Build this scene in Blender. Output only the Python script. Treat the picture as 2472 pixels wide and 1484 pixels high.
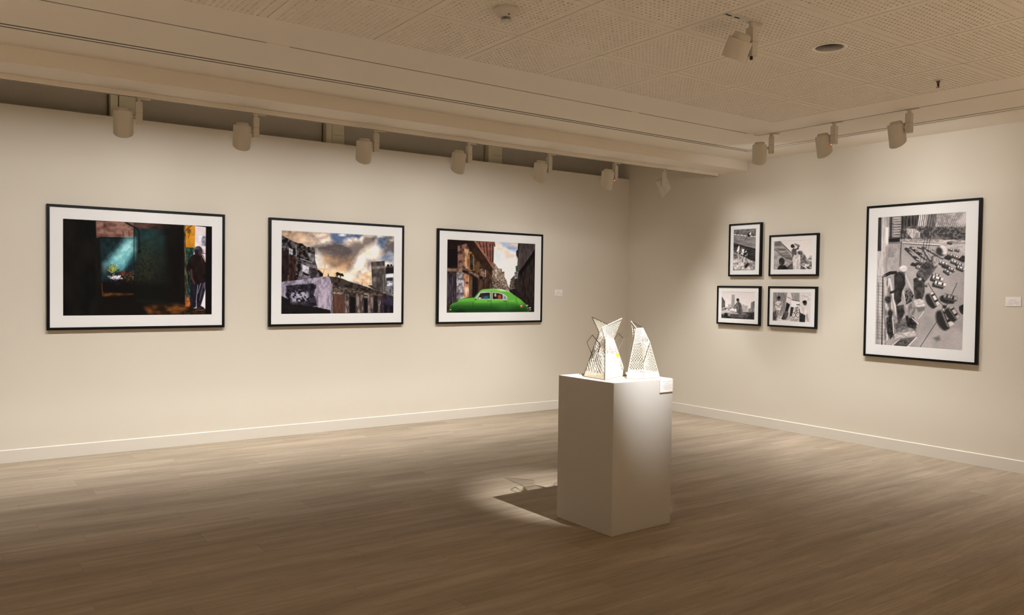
import bpy, bmesh, math, random
import numpy as np
from mathutils import Vector, Matrix

for o in list(bpy.data.objects): bpy.data.objects.remove(o, do_unlink=True)
C = bpy.context.scene.collection
scene = bpy.context.scene
random.seed(7)

# ------------------------------------------------------------------ camera
cam_data = bpy.data.cameras.new('camera')
cam_data.sensor_fit = 'HORIZONTAL'; cam_data.sensor_width = 36.0
cam_data.lens = 28.2015
cam_data.clip_start = 0.05
cam = bpy.data.objects.new('camera', cam_data); C.objects.link(cam)
_r = Vector((0.8152367828, -0.5789664205, 0.0136701082))
_u = Vector((0.0039190717, 0.0291194393, 0.9995682564))
_f = Vector((0.5791145213, 0.8148312354, -0.0260082489))
M = Matrix((_r, _u, -_f)).transposed().to_4x4()
M.translation = Vector((-7.5788, -7.9697, 1.55))
cam.matrix_world = M
scene.camera = cam

# ------------------------------------------------------------------ world, exposure
world = bpy.data.worlds.new('world'); scene.world = world
world.use_nodes = True
world.node_tree.nodes['Background'].inputs[0].default_value = (0.02, 0.017, 0.014, 1)
world.node_tree.nodes['Background'].inputs[1].default_value = 1.0
vs = scene.view_settings
vs.view_transform = 'Standard'; vs.look = 'None'; vs.gamma = 1.0; vs.use_curve_mapping = False
vs.exposure = 0.0

WASH_L = 158.0          # wall washers of the long wall
WASH_R = 156.0          # wall washers of the right wall
REAR_FILL_W = 3000.0          # added lamps behind the viewer; their floor bounce brightens the ceiling
PLINTH_W = 800.0        # narrow spotlight on the plinth
LIGHT = (0.965, 0.985, 1.0)
# beam curves of the washers: (degrees above the aim line, relative intensity)
CURVE_L = [(-60, 0.0), (-50, 0.10), (-40, 0.19), (-32, 0.34), (-24, 0.58), (-18, 0.80), (-12, 0.96), (-6, 1.0), (0, 0.97), (6, 0.72), (12, 0.53), (18, 0.41), (25, 0.33), (32, 0.285), (39, 0.26), (46, 0.225), (53, 0.20), (60, 0.15), (66, 0.09), (72, 0.0)]
CURVE_R = [(-60, 0.0), (-50, 0.14), (-40, 0.28), (-32, 0.44), (-24, 0.64), (-18, 0.80), (-12, 0.92), (-6, 0.98), (0, 0.98), (6, 0.70), (12, 0.46), (18, 0.355), (25, 0.285), (32, 0.22), (39, 0.19), (46, 0.165), (53, 0.155), (60, 0.13), (66, 0.115), (74, 0.10), (84, 0.08), (94, 0.04), (104, 0.0)]
CURVE_6 = CURVE_L[:15] + [(46, 0.15), (53, 0.10), (60, 0.05), (66, 0.02), (72, 0.0)]      # the last washer before the corner, upper beam dimmed to darken the corner top
CURVE_C = [(-60, 0.0), (-40, 0.24), (-24, 0.58), (-12, 0.86), (0, 0.98), (6, 0.70), (12, 0.46), (18, 0.355), (25, 0.285), (32, 0.22), (39, 0.18), (46, 0.14), (53, 0.10), (60, 0.05), (68, 0.0)]

ZC = 3.03               # suspended ceiling
XW, YW = -11.0, -11.0   # far corner of the gallery behind the viewer

# ------------------------------------------------------------------ helpers
def lin(c):
    c = np.asarray(c, float) / 255.0
    return np.where(c <= 0.04045, c / 12.92, ((c + 0.055) / 1.055) ** 2.4)

def link(o, parent=None):
    C.objects.link(o)
    if parent is not None: o.parent = parent
    return o

def empty(name, loc, rz=0.0, parent=None):
    o = bpy.data.objects.new(name, None); o.empty_display_size = 0.05
    o.location = loc; o.rotation_euler = (0, 0, rz)
    return link(o, parent)

def tag(o, label=None, cat=None, group=None, kind=None):
    if label: o['label'] = label
    if cat: o['category'] = cat
    if group: o['group'] = group
    if kind: o['kind'] = kind
    return o

def bm_obj(name, bm, mat, parent=None, loc=None, smooth=False):
    me = bpy.data.meshes.new(name)
    bmesh.ops.recalc_face_normals(bm, faces=bm.faces[:])
    bm.to_mesh(me); bm.free()
    if smooth:
        for p in me.polygons: p.use_smooth = True
    me.materials.append(mat)
    o = bpy.data.objects.new(name, me)
    if loc is not None: o.location = loc
    return link(o, parent)

def box(bm, x0, x1, y0, y1, z0, z1):
    vs_ = [bm.verts.new(c) for c in ((x0,y0,z0),(x1,y0,z0),(x1,y1,z0),(x0,y1,z0),(x0,y0,z1),(x1,y0,z1),(x1,y1,z1),(x0,y1,z1))]
    for f in ((0,3,2,1),(4,5,6,7),(0,1,5,4),(1,2,6,5),(2,3,7,6),(3,0,4,7)):
        bm.faces.new([vs_[i] for i in f])
    return vs_

def box_obj(name, dims, mat, parent=None, bevel=0.0, loc=None):
    bm = bmesh.new(); box(bm, *dims)
    if bevel:
        bmesh.ops.bevel(bm, geom=bm.edges[:], offset=bevel, segments=2, affect='EDGES')
    return bm_obj(name, bm, mat, parent, loc)

def lathe(bm, prof, n=32, center=(0,0,0), cap0=False, cap1=False, zfun=None):
    """revolve [(r, z)...] about z; zfun(r, z, angle) may bend a ring"""
    rings = []
    for (r, z) in prof:
        ring = []
        for k in range(n):
            a = 2*math.pi*k/n
            zz = z if zfun is None else zfun(r, z, a)
            ring.append(bm.verts.new((center[0]+r*math.cos(a), center[1]+r*math.sin(a), center[2]+zz)))
        rings.append(ring)
    for i in range(len(rings)-1):
        for k in range(n):
            bm.faces.new((rings[i][k], rings[i][(k+1)%n], rings[i+1][(k+1)%n], rings[i+1][k]))
    if cap0: bm.faces.new(rings[0][::-1])
    if cap1: bm.faces.new(rings[-1])
    return rings

def bar(bm, a, b, r, n=4, caps=True):
    a = Vector(a); b = Vector(b); d = b - a
    if d.length < 1e-6: return
    d.normalize()
    s = d.cross(Vector((0,0,1)))
    if s.length < 1e-3: s = d.cross(Vector((0,1,0)))
    s.normalize(); t = d.cross(s)
    ra, rb = [], []
    for k in range(n):
        w = 2*math.pi*(k+0.5)/n
        off = (s*math.cos(w) + t*math.sin(w))*r
        ra.append(bm.verts.new(a+off)); rb.append(bm.verts.new(b+off))
    for k in range(n):
        bm.faces.new((ra[k], ra[(k+1)%n], rb[(k+1)%n], rb[k]))
    if caps:
        bm.faces.new(ra[::-1]); bm.faces.new(rb)

def material(name, base, rough=0.6, spec=0.3, metal=0.0, emit=None, emit_s=0.0, noise=None, bump=None):
    """procedural principled material; noise=(scale, amount) mottles the colour, bump=(scale, strength)"""
    m = bpy.data.materials.new(name); m.use_nodes = True
    nt = m.node_tree; b = nt.nodes['Principled BSDF']
    b.inputs['Base Color'].default_value = (*base, 1)
    b.inputs['Roughness'].default_value = rough
    b.inputs['Specular IOR Level'].default_value = spec
    b.inputs['Metallic'].default_value = metal
    if emit:
        b.inputs['Emission Color'].default_value = (*emit, 1); b.inputs['Emission Strength'].default_value = emit_s
    geo = nt.nodes.new('ShaderNodeNewGeometry')
    if noise:
        n = nt.nodes.new('ShaderNodeTexNoise'); n.inputs['Scale'].default_value = noise[0]; n.inputs['Detail'].default_value = 4
        nt.links.new(geo.outputs['Position'], n.inputs['Vector'])
        mx = nt.nodes.new('ShaderNodeMix'); mx.data_type = 'RGBA'
        lo = [c*(1-noise[1]) for c in base]; hi = [min(1, c*(1+noise[1])) for c in base]
        mx.inputs[6].default_value = (*lo, 1); mx.inputs[7].default_value = (*hi, 1)
        nt.links.new(n.outputs['Fac'], mx.inputs[0]); nt.links.new(mx.outputs[2], b.inputs['Base Color'])
    if bump:
        n2 = nt.nodes.new('ShaderNodeTexNoise'); n2.inputs['Scale'].default_value = bump[0]; n2.inputs['Detail'].default_value = 3
        nt.links.new(geo.outputs['Position'], n2.inputs['Vector'])
        bp = nt.nodes.new('ShaderNodeBump'); bp.inputs['Strength'].default_value = bump[1]; bp.inputs['Distance'].default_value = 0.002
        nt.links.new(n2.outputs['Fac'], bp.inputs['Height']); nt.links.new(bp.outputs['Normal'], b.inputs['Normal'])
    return m

WALL = material('wall_paint', (0.70, 0.632, 0.530), 0.85, 0.15, noise=(1.3, 0.015), bump=(220, 0.15))
SKIRT = material('baseboard_paint', (0.70, 0.645, 0.56), 0.5, 0.3, noise=(3, 0.01))
PLASTER = material('ceiling_plaster', (0.80, 0.725, 0.615), 0.9, 0.1, noise=(1.0, 0.015), bump=(180, 0.1))
TILE = material('perforated_tile_paint', (0.77, 0.69, 0.575), 0.9, 0.1, noise=(2.0, 0.02))
FELT = material('dark_felt_backing', (0.05, 0.038, 0.026), 0.95, 0.05, noise=(30, 0.2))
SLOT = material('black_slot_lining', (0.012, 0.010, 0.008), 0.8, 0.1, noise=(20, 0.2))
LITSLOT = material('lit_slot_lining', (0.16, 0.135, 0.10), 0.8, 0.1, noise=(20, 0.2))  # paler copy of the black lining; light inside the slots put into colour
LAMP = material('cream_powder_coat', (0.60, 0.545, 0.45), 0.5, 0.3, noise=(40, 0.03))
LAMPIN = material('lamp_inside_dark', (0.05, 0.045, 0.04), 0.6, 0.2, noise=(40, 0.1))
LENS = material('lit_lamp_lens', (0.9, 0.87, 0.8), 0.3, 0.4, emit=(1, 0.92, 0.84), emit_s=3.0, noise=(60, 0.02))
BLACK = material('black_frame_lacquer', (0.005, 0.0045, 0.004), 0.45, 0.16, noise=(60, 0.2))
MAT = material('white_mat_board', (0.84, 0.82, 0.805), 0.8, 0.1, noise=(50, 0.01), bump=(600, 0.1))
CARD = material('label_card', (0.74, 0.70, 0.66), 0.85, 0.1, noise=(60, 0.02))
BASEPL = material('brown_base_plate', (0.30, 0.23, 0.15), 0.7, 0.15, noise=(60, 0.2))
BOARD = material('grey_backing_board', (0.30, 0.27, 0.23), 0.9, 0.1, noise=(10, 0.05))
PLINTH = material('plinth_paint', (0.59, 0.565, 0.525), 0.55, 0.25, noise=(4, 0.015), bump=(160, 0.12))
BLIND = material('grey_blind_fabric', (0.52, 0.475, 0.41), 0.95, 0.05, noise=(80, 0.06))
POST = material('window_post_paint', (0.80, 0.74, 0.58), 0.7, 0.2, noise=(6, 0.03))
VOID = material('recess_paint', (0.62, 0.56, 0.47), 0.95, 0.05, noise=(3, 0.05))
CHROME = material('brushed_aluminium', (0.86, 0.83, 0.79), 0.22, 0.5, metal=1.0, noise=(12, 0.1))
RING = material('white_enamel_ring', (0.82, 0.77, 0.69), 0.4, 0.4, noise=(20, 0.02))
RUBBER = material('black_rubber', (0.006, 0.005, 0.005), 0.5, 0.3, noise=(60, 0.2))
REDLED = material('red_indicator', (0.8, 0.1, 0.06), 0.4, 0.3, emit=(1, 0.25, 0.15), emit_s=1.6, noise=(60, 0.05))
BRASS = material('dull_brass', (0.14, 0.10, 0.06), 0.4, 0.4, metal=0.6, noise=(40, 0.2))
CREAMROD = material('cream_lattice_rod', (0.62, 0.56, 0.46), 0.6, 0.25, noise=(60, 0.08))
DARKROD = material('dark_bronze_rod', (0.045, 0.03, 0.017), 0.5, 0.3, noise=(80, 0.25))
PAPER = material('white_paper_lining', (0.86, 0.83, 0.76), 0.9, 0.1, noise=(70, 0.10), bump=(120, 0.8))
TWIG = material('speckled_fibre_band', (0.62, 0.53, 0.40), 0.9, 0.1, noise=(140, 0.55), bump=(150, 0.9))
YELLOW = material('yellow_tag', (0.95, 0.70, 0.01), 0.5, 0.3, noise=(60, 0.03))

def wood_material():
    m = bpy.data.materials.new('pale_oak_planks'); m.use_nodes = True
    nt = m.node_tree; N = nt.nodes; L = nt.links
    b = N['Principled BSDF']; b.inputs['Roughness'].default_value = 0.55; b.inputs['Specular IOR Level'].default_value = 0.16
    geo = N.new('ShaderNodeNewGeometry'); oi = N.new('ShaderNodeObjectInfo')
    sx = N.new('ShaderNodeSeparateXYZ'); L.new(geo.outputs['Position'], sx.inputs[0])
    def mul(sock, v):
        n = N.new('ShaderNodeMath'); n.operation = 'MULTIPLY'; L.new(sock, n.inputs[0]); n.inputs[1].default_value = v; return n.outputs[0]
    def vec(fx, fy):
        c = N.new('ShaderNodeCombineXYZ'); L.new(mul(sx.outputs[0], fx), c.inputs[0]); L.new(mul(sx.outputs[1], fy), c.inputs[1])
        L.new(mul(oi.outputs['Random'], 37.0), c.inputs[2]); return c.outputs[0]
    def noise(v, sc, det):
        n = N.new('ShaderNodeTexNoise'); n.inputs['Scale'].default_value = sc; n.inputs['Detail'].default_value = det; L.new(v, n.inputs['Vector']); return n.outputs['Fac']
    cw = N.new('ShaderNodeCombineXYZ'); L.new(mul(sx.outputs[0], 0.55), cw.inputs[0]); L.new(mul(sx.outputs[1], 3.6), cw.inputs[1])
    wide = noise(cw.outputs[0], 1.5, 3)  # broad bands: wood tone, partly lamp light scallops put into the colour
    streak = noise(vec(0.7, 9.0), 1.6, 3); grain = noise(vec(2.2, 70.0), 1.5, 5); pore = noise(vec(6.0, 160.0), 2.0, 2)
    def ramp(sock, stops):
        r = N.new('ShaderNodeValToRGB'); L.new(sock, r.inputs[0])
        e = r.color_ramp.elements
        e[0].position, e[0].color = stops[0][0], (*stops[0][1], 1); e[1].position, e[1].color = stops[1][0], (*stops[1][1], 1)
        return r.outputs[0]
    c1 = ramp(streak, [(0.30, (0.380, 0.300, 0.222)), (0.70, (0.472, 0.383, 0.292))])
    c0 = ramp(wide, [(0.34, (0.80, 0.79, 0.77)), (0.64, (1.0, 1.0, 1.0))])
    c2 = ramp(grain, [(0.36, (0.86, 0.84, 0.81)), (0.60, (1.0, 1.0, 1.0))])
    c3 = ramp(pore, [(0.28, (0.72, 0.68, 0.62)), (0.38, (1.0, 1.0, 1.0))])
    def mx(a, bb):
        n = N.new('ShaderNodeMix'); n.data_type = 'RGBA'; n.blend_type = 'MULTIPLY'; n.inputs[0].default_value = 1.0
        L.new(a, n.inputs[6]); L.new(bb, n.inputs[7]); return n.outputs[2]
    col = mx(mx(mx(mx(c1, c0), c2), c3), oi.outputs['Color'])
    L.new(col, b.inputs['Base Color'])
    bp = N.new('ShaderNodeBump'); bp.inputs['Strength'].default_value = 0.12; bp.inputs['Distance'].default_value = 0.001
    L.new(grain, bp.inputs['Height']); L.new(bp.outputs['Normal'], b.inputs['Normal'])
    return m
WOOD = wood_material()

# ================================================================== THE ROOM
def struct(name, dims, mat, **k):
    return tag(box_obj(name, dims, mat, **k), kind='structure')

wall_left = struct('wall_left', (XW, 0.0, 0.0, 0.10, 0.0, 3.022), WALL)
wall_right = struct('wall_right', (0.0, 0.10, YW, 0.60, 0.0, 3.80), WALL)
wall_rear = struct('wall_rear', (XW, 0.0, YW-0.1, YW, 0.0, 3.80), WALL)
wall_side = struct('wall_side', (XW-0.1, XW, YW, 0.60, 0.0, 3.80), WALL)
roof = struct('ceiling_slab', (XW-0.1, 0.10, YW-0.1, 0.60, 3.80, 3.90), VOID)

def baseboard(name, dims):
    bm = bmesh.new(); box(bm, *dims)
    top = [e for e in bm.edges if all(abs(v.co.z-dims[5]) < 1e-6 for v in e.verts)]
    bmesh.ops.bevel(bm, geom=top, offset=0.007, segments=1, affect='EDGES')
    return tag(bm_obj(name, bm, SKIRT), kind='structure')
HB = 0.114
baseboard('baseboard_left', (XW+0.02, -0.018, -0.018, -0.0002, 0.001, HB))
baseboard('baseboard_right', (-0.018, -0.0002, YW+0.02, -0.0005, 0.001, HB))
baseboard('baseboard_rear', (XW+0.02, -0.02, YW+0.0002, YW+0.016, 0.001, HB))
baseboard('baseboard_side', (XW+0.0002, XW+0.016, YW+0.02, -0.02, 0.001, HB))

# ---- floor: planks laid parallel to the long wall
floor = tag(box_obj('floor', (XW, 0.0, YW, 0.0, -0.08, -0.012), material('subfloor', (0.10, 0.08, 0.055), 0.9, 0.1, noise=(5, 0.1))), kind='structure')
PW, PL, GAP = 0.190, 1.38, 0.0003
def plank_bm(bm, x0, x1, y0, y1):
    t = 0.0006
    lo = [bm.verts.new(c) for c in ((x0,y0,-0.012),(x1,y0,-0.012),(x1,y1,-0.012),(x0,y1,-0.012))]
    mid = [bm.verts.new(c) for c in ((x0,y0,-t),(x1,y0,-t),(x1,y1,-t),(x0,y1,-t))]
    hi = [bm.verts.new(c) for c in ((x0+t,y0+t,0),(x1-t,y0+t,0),(x1-t,y1-t,0),(x0+t,y1-t,0))]
    for a, b_ in ((lo, mid), (mid, hi)):
        for k in range(4): bm.faces.new((a[k], a[(k+1)%4], b_[(k+1)%4], b_[k]))
    bm.faces.new(hi)
rng = random.Random(11)
rest = bmesh.new(); n_plank = 0
rows = int(math.ceil(-YW/PW))
shared = {}
for r in range(rows):
    y1 = -r*PW - GAP; y0 = max(-(r+1)*PW + GAP, YW)
    off = (r*0.37 + rng.uniform(0, 0.25)) % 1.0 * PL
    x = 0.0; xe = -off if off > 0.12 else -off-PL
    while x > XW + 1e-4:
        xe = max(xe, XW)
        xa, xb = xe + GAP, x - GAP
        d = math.hypot((xa+xb)/2+4.2, (y0+y1)/2+2.9)
        # planks the photograph shows lie inside this wedge of the floor
        vis = (xb > -8.0) and ((y0+y1)/2 > -3.9 - max(0, (max(xb, -7.3) + 7.3))*0.72) and y0 > -6.6
        if vis and n_plank < 298 and xb-xa > 0.03:
            key = (round(xb-xa, 3), round(y1-y0, 3))
            if key not in shared:
                bm = bmesh.new(); w, h = (xb-xa)/2, (y1-y0)/2
                plank_bm(bm, -w, w, -h, h)
                bmesh.ops.recalc_face_normals(bm, faces=bm.faces[:])
                me = bpy.data.meshes.new('plank'); bm.to_mesh(me); bm.free(); me.materials.append(WOOD); shared[key] = me
            o = bpy.data.objects.new('plank', shared[key]); o.location = ((xa+xb)/2, (y0+y1)/2, 0)
            link(o, floor)
            t = rng.uniform(0.93, 1.02)
            o.color = (t, t*rng.uniform(0.985, 1.005), t*rng.uniform(0.96, 1.0), 1)
            n_plank += 1
        elif xb-xa > 0.01:
            plank_bm(rest, xa, xb, y0, y1)
        x = xe; xe = x - PL
ro = bm_obj('far_planks', rest, WOOD, floor); ro['kind'] = 'stuff'; ro.color = (0.97, 0.96, 0.95, 1)

# ---- ceiling: plaster border, stepped in L-shaped bands round the tile field
def lband(bm, a, b, z0, z1, x_end=XW, y_end=YW):
    (x0, y0), (x1, y1) = a, b
    box(bm, x_end, x0, y1, y0, z0, z1)
    box(bm, x1, x0, y_end, y1, z0, z1)
TX, TY, TS = -1.547, -3.440, 0.650
bm = bmesh.new()
lband(bm, (-0.0002, -1.96), (-0.515, -2.362), ZC, ZC+0.03)
lband(bm, (-0.611, -2.440), (-1.168, -3.006), ZC, ZC+0.03)
lband(bm, (-1.198, -3.036), (TX-0.0035, TY-0.0035), ZC, ZC+0.03)
lband(bm, (TX, TY), (TX-0.049, TY-0.049), ZC-0.0008, ZC-0.0001)      # skim coat over the rim of the outer tiles
ceiling = tag(bm_obj('ceiling', bm, PLASTER), kind='structure')
# dark felt above the perforated tiles
NXT, NYT = 14, 11
felt = box_obj('acoustic_felt', (TX-NXT*TS-0.02, TX, TY-NYT*TS-0.02, TY, ZC+0.034, ZC+0.044), FELT, ceiling)
bm = bmesh.new()   # plaster beyond the tile field
box(bm, XW, TX-NXT*TS, YW, TY-0.0035, ZC, ZC+0.03); box(bm, TX-NXT*TS, TX-0.0035, YW, TY-NYT*TS, ZC, ZC+0.03)
bm_obj('far_border', bm, PLASTER, ceiling)

def tile_mesh(cut=0.0):
    """one perforated tile: 18 x 18 real holes, rebated edge"""
    bm = bmesh.new(); n = 18; w = TS/2 - 0.004; half = 0.2835*TS/0.65*1.0 + 0.0
    half = 0.286; p = 2*half/n; R = 0.0066; t = 0.014; K = 8
    cache = {}
    def gv(i, j):
        if (i, j) not in cache: cache[(i, j)] = bm.verts.new((-half+i*p, -half+j*p, 0))
        return cache[(i, j)]
    for i in range(n):
        for j in range(n):
            cx, cy = -half+(i+0.5)*p, -half+(j+0.5)*p
            if cut and math.hypot(cx, cy) < cut+0.012: continue
            q = [gv(i+1, j+1), gv(i, j+1), gv(i, j), gv(i+1, j)]
            lo = [bm.verts.new((cx+R*math.cos(2*math.pi*k/K), cy+R*math.sin(2*math.pi*k/K), 0)) for k in range(K)]
            hi = [bm.verts.new((v.co.x, v.co.y, t)) for v in lo]
            for k in range(K): bm.faces.new((lo[k], lo[(k+1)%K], hi[(k+1)%K], hi[k]))
            for c in range(4):      # corner c sits at 45 + 90c degrees
                k = 1 + 2*c
                a, m_, b_ = lo[(k-1) % K], lo[k % K], lo[(k+1) % K]
                bm.faces.new((q[c], a, m_)); bm.faces.new((q[c], m_, b_))
                bm.faces.new((q[c], b_, q[(c+1) % 4]))
    ring = [gv(i, 0) for i in range(n+1)] + [gv(n, j) for j in range(1, n+1)] + [gv(i, n) for i in range(n-1, -1, -1)] + [gv(0, j) for j in range(n-1, 0, -1)]
    def prj(v, d):
        s = d/half; return bm.verts.new((v.co.x*s, v.co.y*s, 0))
    o1 = [prj(v, w) for v in ring]
    for k in range(len(ring)):
        bm.faces.new((ring[k], ring[(k+1) % len(ring)], o1[(k+1) % len(ring)], o1[k]))
    cn = [(-w,-w),(w,-w),(w,w),(-w,w)]; e = TS/2
    a = [bm.verts.new((x, y, 0)) for x, y in cn]; b_ = [bm.verts.new((x, y, 0.006)) for x, y in cn]
    c_ = [bm.verts.new((math.copysign(e, x), math.copysign(e, y), 0.006)) for x, y in cn]; d_ = [bm.verts.new((v.co.x, v.co.y, t)) for v in c_]
    for u, v in ((a, b_), (b_, c_), (c_, d_)):
        for k in range(4): bm.faces.new((u[k], u[(k+1) % 4], v[(k+1) % 4], v[k]))
    if cut:
        inner = [e_ for e_ in bm.edges if len(e_.link_faces) == 1 and all(math.hypot(v.co.x, v.co.y) < cut+0.08 and abs(v.co.z) < 1e-6 for v in e_.verts)]
        circ = [bm.verts.new((cut*math.cos(2*math.pi*k/40), cut*math.sin(2*math.pi*k/40), 0)) for k in range(40)]
        ce = [bm.edges.new((circ[k], circ[(k+1) % 40])) for k in range(40)]
        bmesh.ops.triangle_fill(bm, edges=inner+ce, use_beauty=True)
    for f in bm.faces:   # faces below look down
        f.normal_update()
        if abs(f.normal.z) > 0.9 and f.normal.z > 0: f.normal_flip()
    me = bpy.data.meshes.new('ceiling_tile'); bm.to_mesh(me); bm.free(); me.materials.append(TILE)
    return me
tile_me = tile_mesh(); tile_cut = tile_mesh(0.086)
DL = (TX-2.5*TS, TY-2.5*TS)                                  # recessed downlight sits in the middle of one tile
for i in range(NXT):
    for j in range(NYT):
        cx, cy = TX-(i+0.5)*TS, TY-(j+0.5)*TS
        me = tile_cut if (i, j) == (2, 2) else tile_me
        o = bpy.data.objects.new('ceiling_tile', me); o.location = (cx, cy, ZC); link(o, ceiling)

# ---- dropped beam along the picture wall and the dark recess above that wall
beam = struct('trim_1', (XW, -0.0004, -1.96, -1.555, 2.923, 3.78), PLASTER)
# windows with grey blinds behind the top of the picture wall
yb = 0.26
posts = [-8.40, -6.314, -4.232, -2.151, -0.262]
for k in range(len(posts)-1):
    wv = tag(empty('window_%d' % (k+1), ((posts[k]+posts[k+1])/2, yb, 2.6)), kind='structure')
    ox = wv.location.x
    box_obj('blind', (posts[k]-ox+0.215, posts[k+1]-ox-0.02, 0.02, 0.03, -0.2, 1.15), BLIND, wv)
    box_obj('mullion', (posts[k]-ox, posts[k]-ox+0.062, -0.06, 0.05, -0.2, 1.15), POST, wv, bevel=0.002)
    box_obj('window_jamb', (posts[k]-ox+0.075, posts[k]-ox+0.215, -0.035, 0.05, -0.2, 1.15), POST, wv, bevel=0.002)
    box_obj('jamb_clip', (posts[k]-ox+0.085, posts[k]-ox+0.205, -0.040, -0.0351, 0.555, 0.560), VOID, wv)
wall_window = struct('wall_window', (XW, 0.0, 0.34, 0.40, 2.3, 3.80), VOID)

# ================================================================== CEILING FITTINGS
def ltrack(name, mat_in, a, b, depth):
    bm = bmesh.new(); lband(bm, a, b, ZC+depth, ZC+depth+0.004); return bm_obj(name, bm, mat_in, None)

# twin-slot air diffuser
diff = tag(empty('slot_diffuser', (-0.56, -2.40, ZC)), 'long ceiling air diffuser with two thin dark slots turning the corner', 'air diffuser')
def child_at(o, parent):
    o.parent = parent; o.matrix_parent_inverse = Matrix.Translation(-parent.location); return o
for (a, b_) in (((-0.515, -2.362), (-0.537, -2.384)), ((-0.589, -2.418), (-0.611, -2.440))):
    bm = bmesh.new(); box(bm, XW+0.01, a[0]-0.0004, b_[1]+0.0004, a[1]-0.0004, ZC+0.0015, ZC+0.02); child_at(bm_obj('slot', bm, SLOT), diff)
    bm = bmesh.new(); box(bm, b_[0]+0.0004, a[0]-0.0004, YW+0.01, b_[1], ZC+0.0015, ZC+0.02); child_at(bm_obj('slot', bm, LITSLOT), diff)  # same slots round the corner, coloured paler as if lit inside
bm = bmesh.new(); lband(bm, (-0.5374, -2.3844), (-0.5886, -2.4176), ZC-0.0005, ZC+0.02, XW+0.01, YW+0.01)
child_at(bm_obj('centre_bar', bm, PLASTER), diff)

# recessed lighting track (thin line), L-shaped
trk = tag(empty('recessed_track', (-1.183, -3.021, ZC)), 'thin recessed lighting track turning the corner beside perforated tiles', 'lighting track')
bm = bmesh.new(); lband(bm, (-1.1685, -3.0065), (-1.1770, -3.0150), ZC+0.0005, ZC+0.03); child_at(bm_obj('outer_rail', bm, PLASTER), trk)
bm = bmesh.new(); lband(bm, (-1.1895, -3.0275), (-1.1975, -3.0355), ZC+0.0005, ZC+0.03); child_at(bm_obj('inner_rail', bm, PLASTER), trk)
bm = bmesh.new(); lband(bm, (-1.1771, -3.0151), (-1.1894, -3.0274), ZC+0.0015, ZC+0.016); child_at(bm_obj('contact_channel', bm, SLOT), trk)
for (xa, xb) in ((-5.945, -5.80), (-2.86, -2.78), (-1.36, -1.27)):
    child_at(box_obj('joint_cover', (xa, xb, -3.033, -3.010, ZC-0.0015, ZC+0.002), PLASTER), trk)

# surface track under the beam
st = tag(empty('surface_track', (-5.0, -1.60, 2.885)), 'cream surface lighting track fixed under the dropped beam', 'lighting track')
child_at(box_obj('track_body', (XW+0.01, -0.110, -1.620, -1.585, 2.886, 2.9225), PLASTER), st)
child_at(box_obj('contact_slot', (XW+0.01, -0.112, -1.607, -1.598, 2.8845, 2.8859), SLOT), st)
child_at(box_obj('end_cap', (-0.1098, -0.104, -1.622, -1.583, 2.883, 2.9225), PLASTER), st)
# short track in the tile over the plinth
ct = tag(empty('short_ceiling_track', (-4.0, -5.083, ZC)), 'short track with dark contact slot let into a perforated ceiling tile', 'lighting track')
child_at(box_obj('track_body', (-4.15, -3.86, -5.103, -5.063, ZC-0.004, ZC-0.0002), LAMP), ct)
child_at(box_obj('contact_slot', (-4.146, -4.10, -5.087, -5.077, ZC-0.0052, ZC-0.0041), SLOT), ct)
child_at(box_obj('contact_slot', (-4.075, -4.035, -5.087, -5.077, ZC-0.0052, ZC-0.0041), SLOT), ct)
child_at(box_obj('contact_slot', (-3.895, -3.865, -5.087, -5.077, ZC-0.0052, ZC-0.0041), SLOT), ct)

# ---- track spotlights
HEAD_P = Vector((-0.105, 0.0, -0.14))
def head_parts():
    S, Rr = 36, 0.066
    bm = bmesh.new()
    def zf(r, z, a):                       # slanted mouth: short on the +y side
        return z if z > -0.05 else z + 0.036*(1+math.sin(a))*(r/0.066)
    lathe(bm, [(0.060, 0.036), (0.0665, 0.036), (0.0672, 0.0), (0.0668, -0.157), (0.0635, -0.157), (0.0635, -0.02), (0.060, 0.030), (0.060, 0.036)], S, zfun=zf)
    shell = bm
    cap = bmesh.new()
    lathe(cap, [(0.0615, 0.004), (0.053, 0.012), (0.050, 0.040), (0.046, 0.052), (0.036, 0.060), (0.0, 0.0605)], S)
    lens = bmesh.new()
    lathe(lens, [(0.0, -0.012), (0.0625, -0.012), (0.0625, -0.018), (0.0, -0.022)], S)
    return shell, cap, lens
def m_of(name, bm, mat, smooth=True):
    bmesh.ops.remove_doubles(bm, verts=bm.verts[:], dist=1e-6); bmesh.ops.recalc_face_normals(bm, faces=bm.faces[:])
    me = bpy.data.meshes.new(name); bm.to_mesh(me); bm.free(); me.materials.append(mat)
    if smooth:
        for p_ in me.polygons: p_.use_smooth = True
        me.set_sharp_from_angle(angle=math.radians(40))
    return me
_s, _c, _l = head_parts()
_b = bmesh.new(); lathe(_b, [(0.060, 0.026), (0.0665, 0.026), (0.0672, 0.0), (0.0668, -0.078), (0.0635, -0.078), (0.0635, -0.02), (0.060, 0.020), (0.060, 0.026)], 36)
ME = {'short_shell': m_of('head_shell', _b, LAMP), 'head_shell': m_of('head_shell', _s, LAMP), 'head_cap': m_of('head_cap', _c, LAMP), 'lamp_lens': m_of('lamp_lens', _l, LENS)}
_b = bmesh.new(); box(_b, -0.022, 0.075, -0.013, 0.013, -0.010, 0.0); bmesh.ops.bevel(_b, geom=_b.edges[:], offset=0.003, segments=2, affect='EDGES'); ME['track_adapter'] = m_of('track_adapter', _b, LAMP, False)
_b = bmesh.new(); lathe(_b, [(0.0, -0.006), (0.016, -0.006), (0.016, -0.040), (0.0, -0.040)], 20); ME['stem'] = m_of('stem', _b, LAMP)
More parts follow.
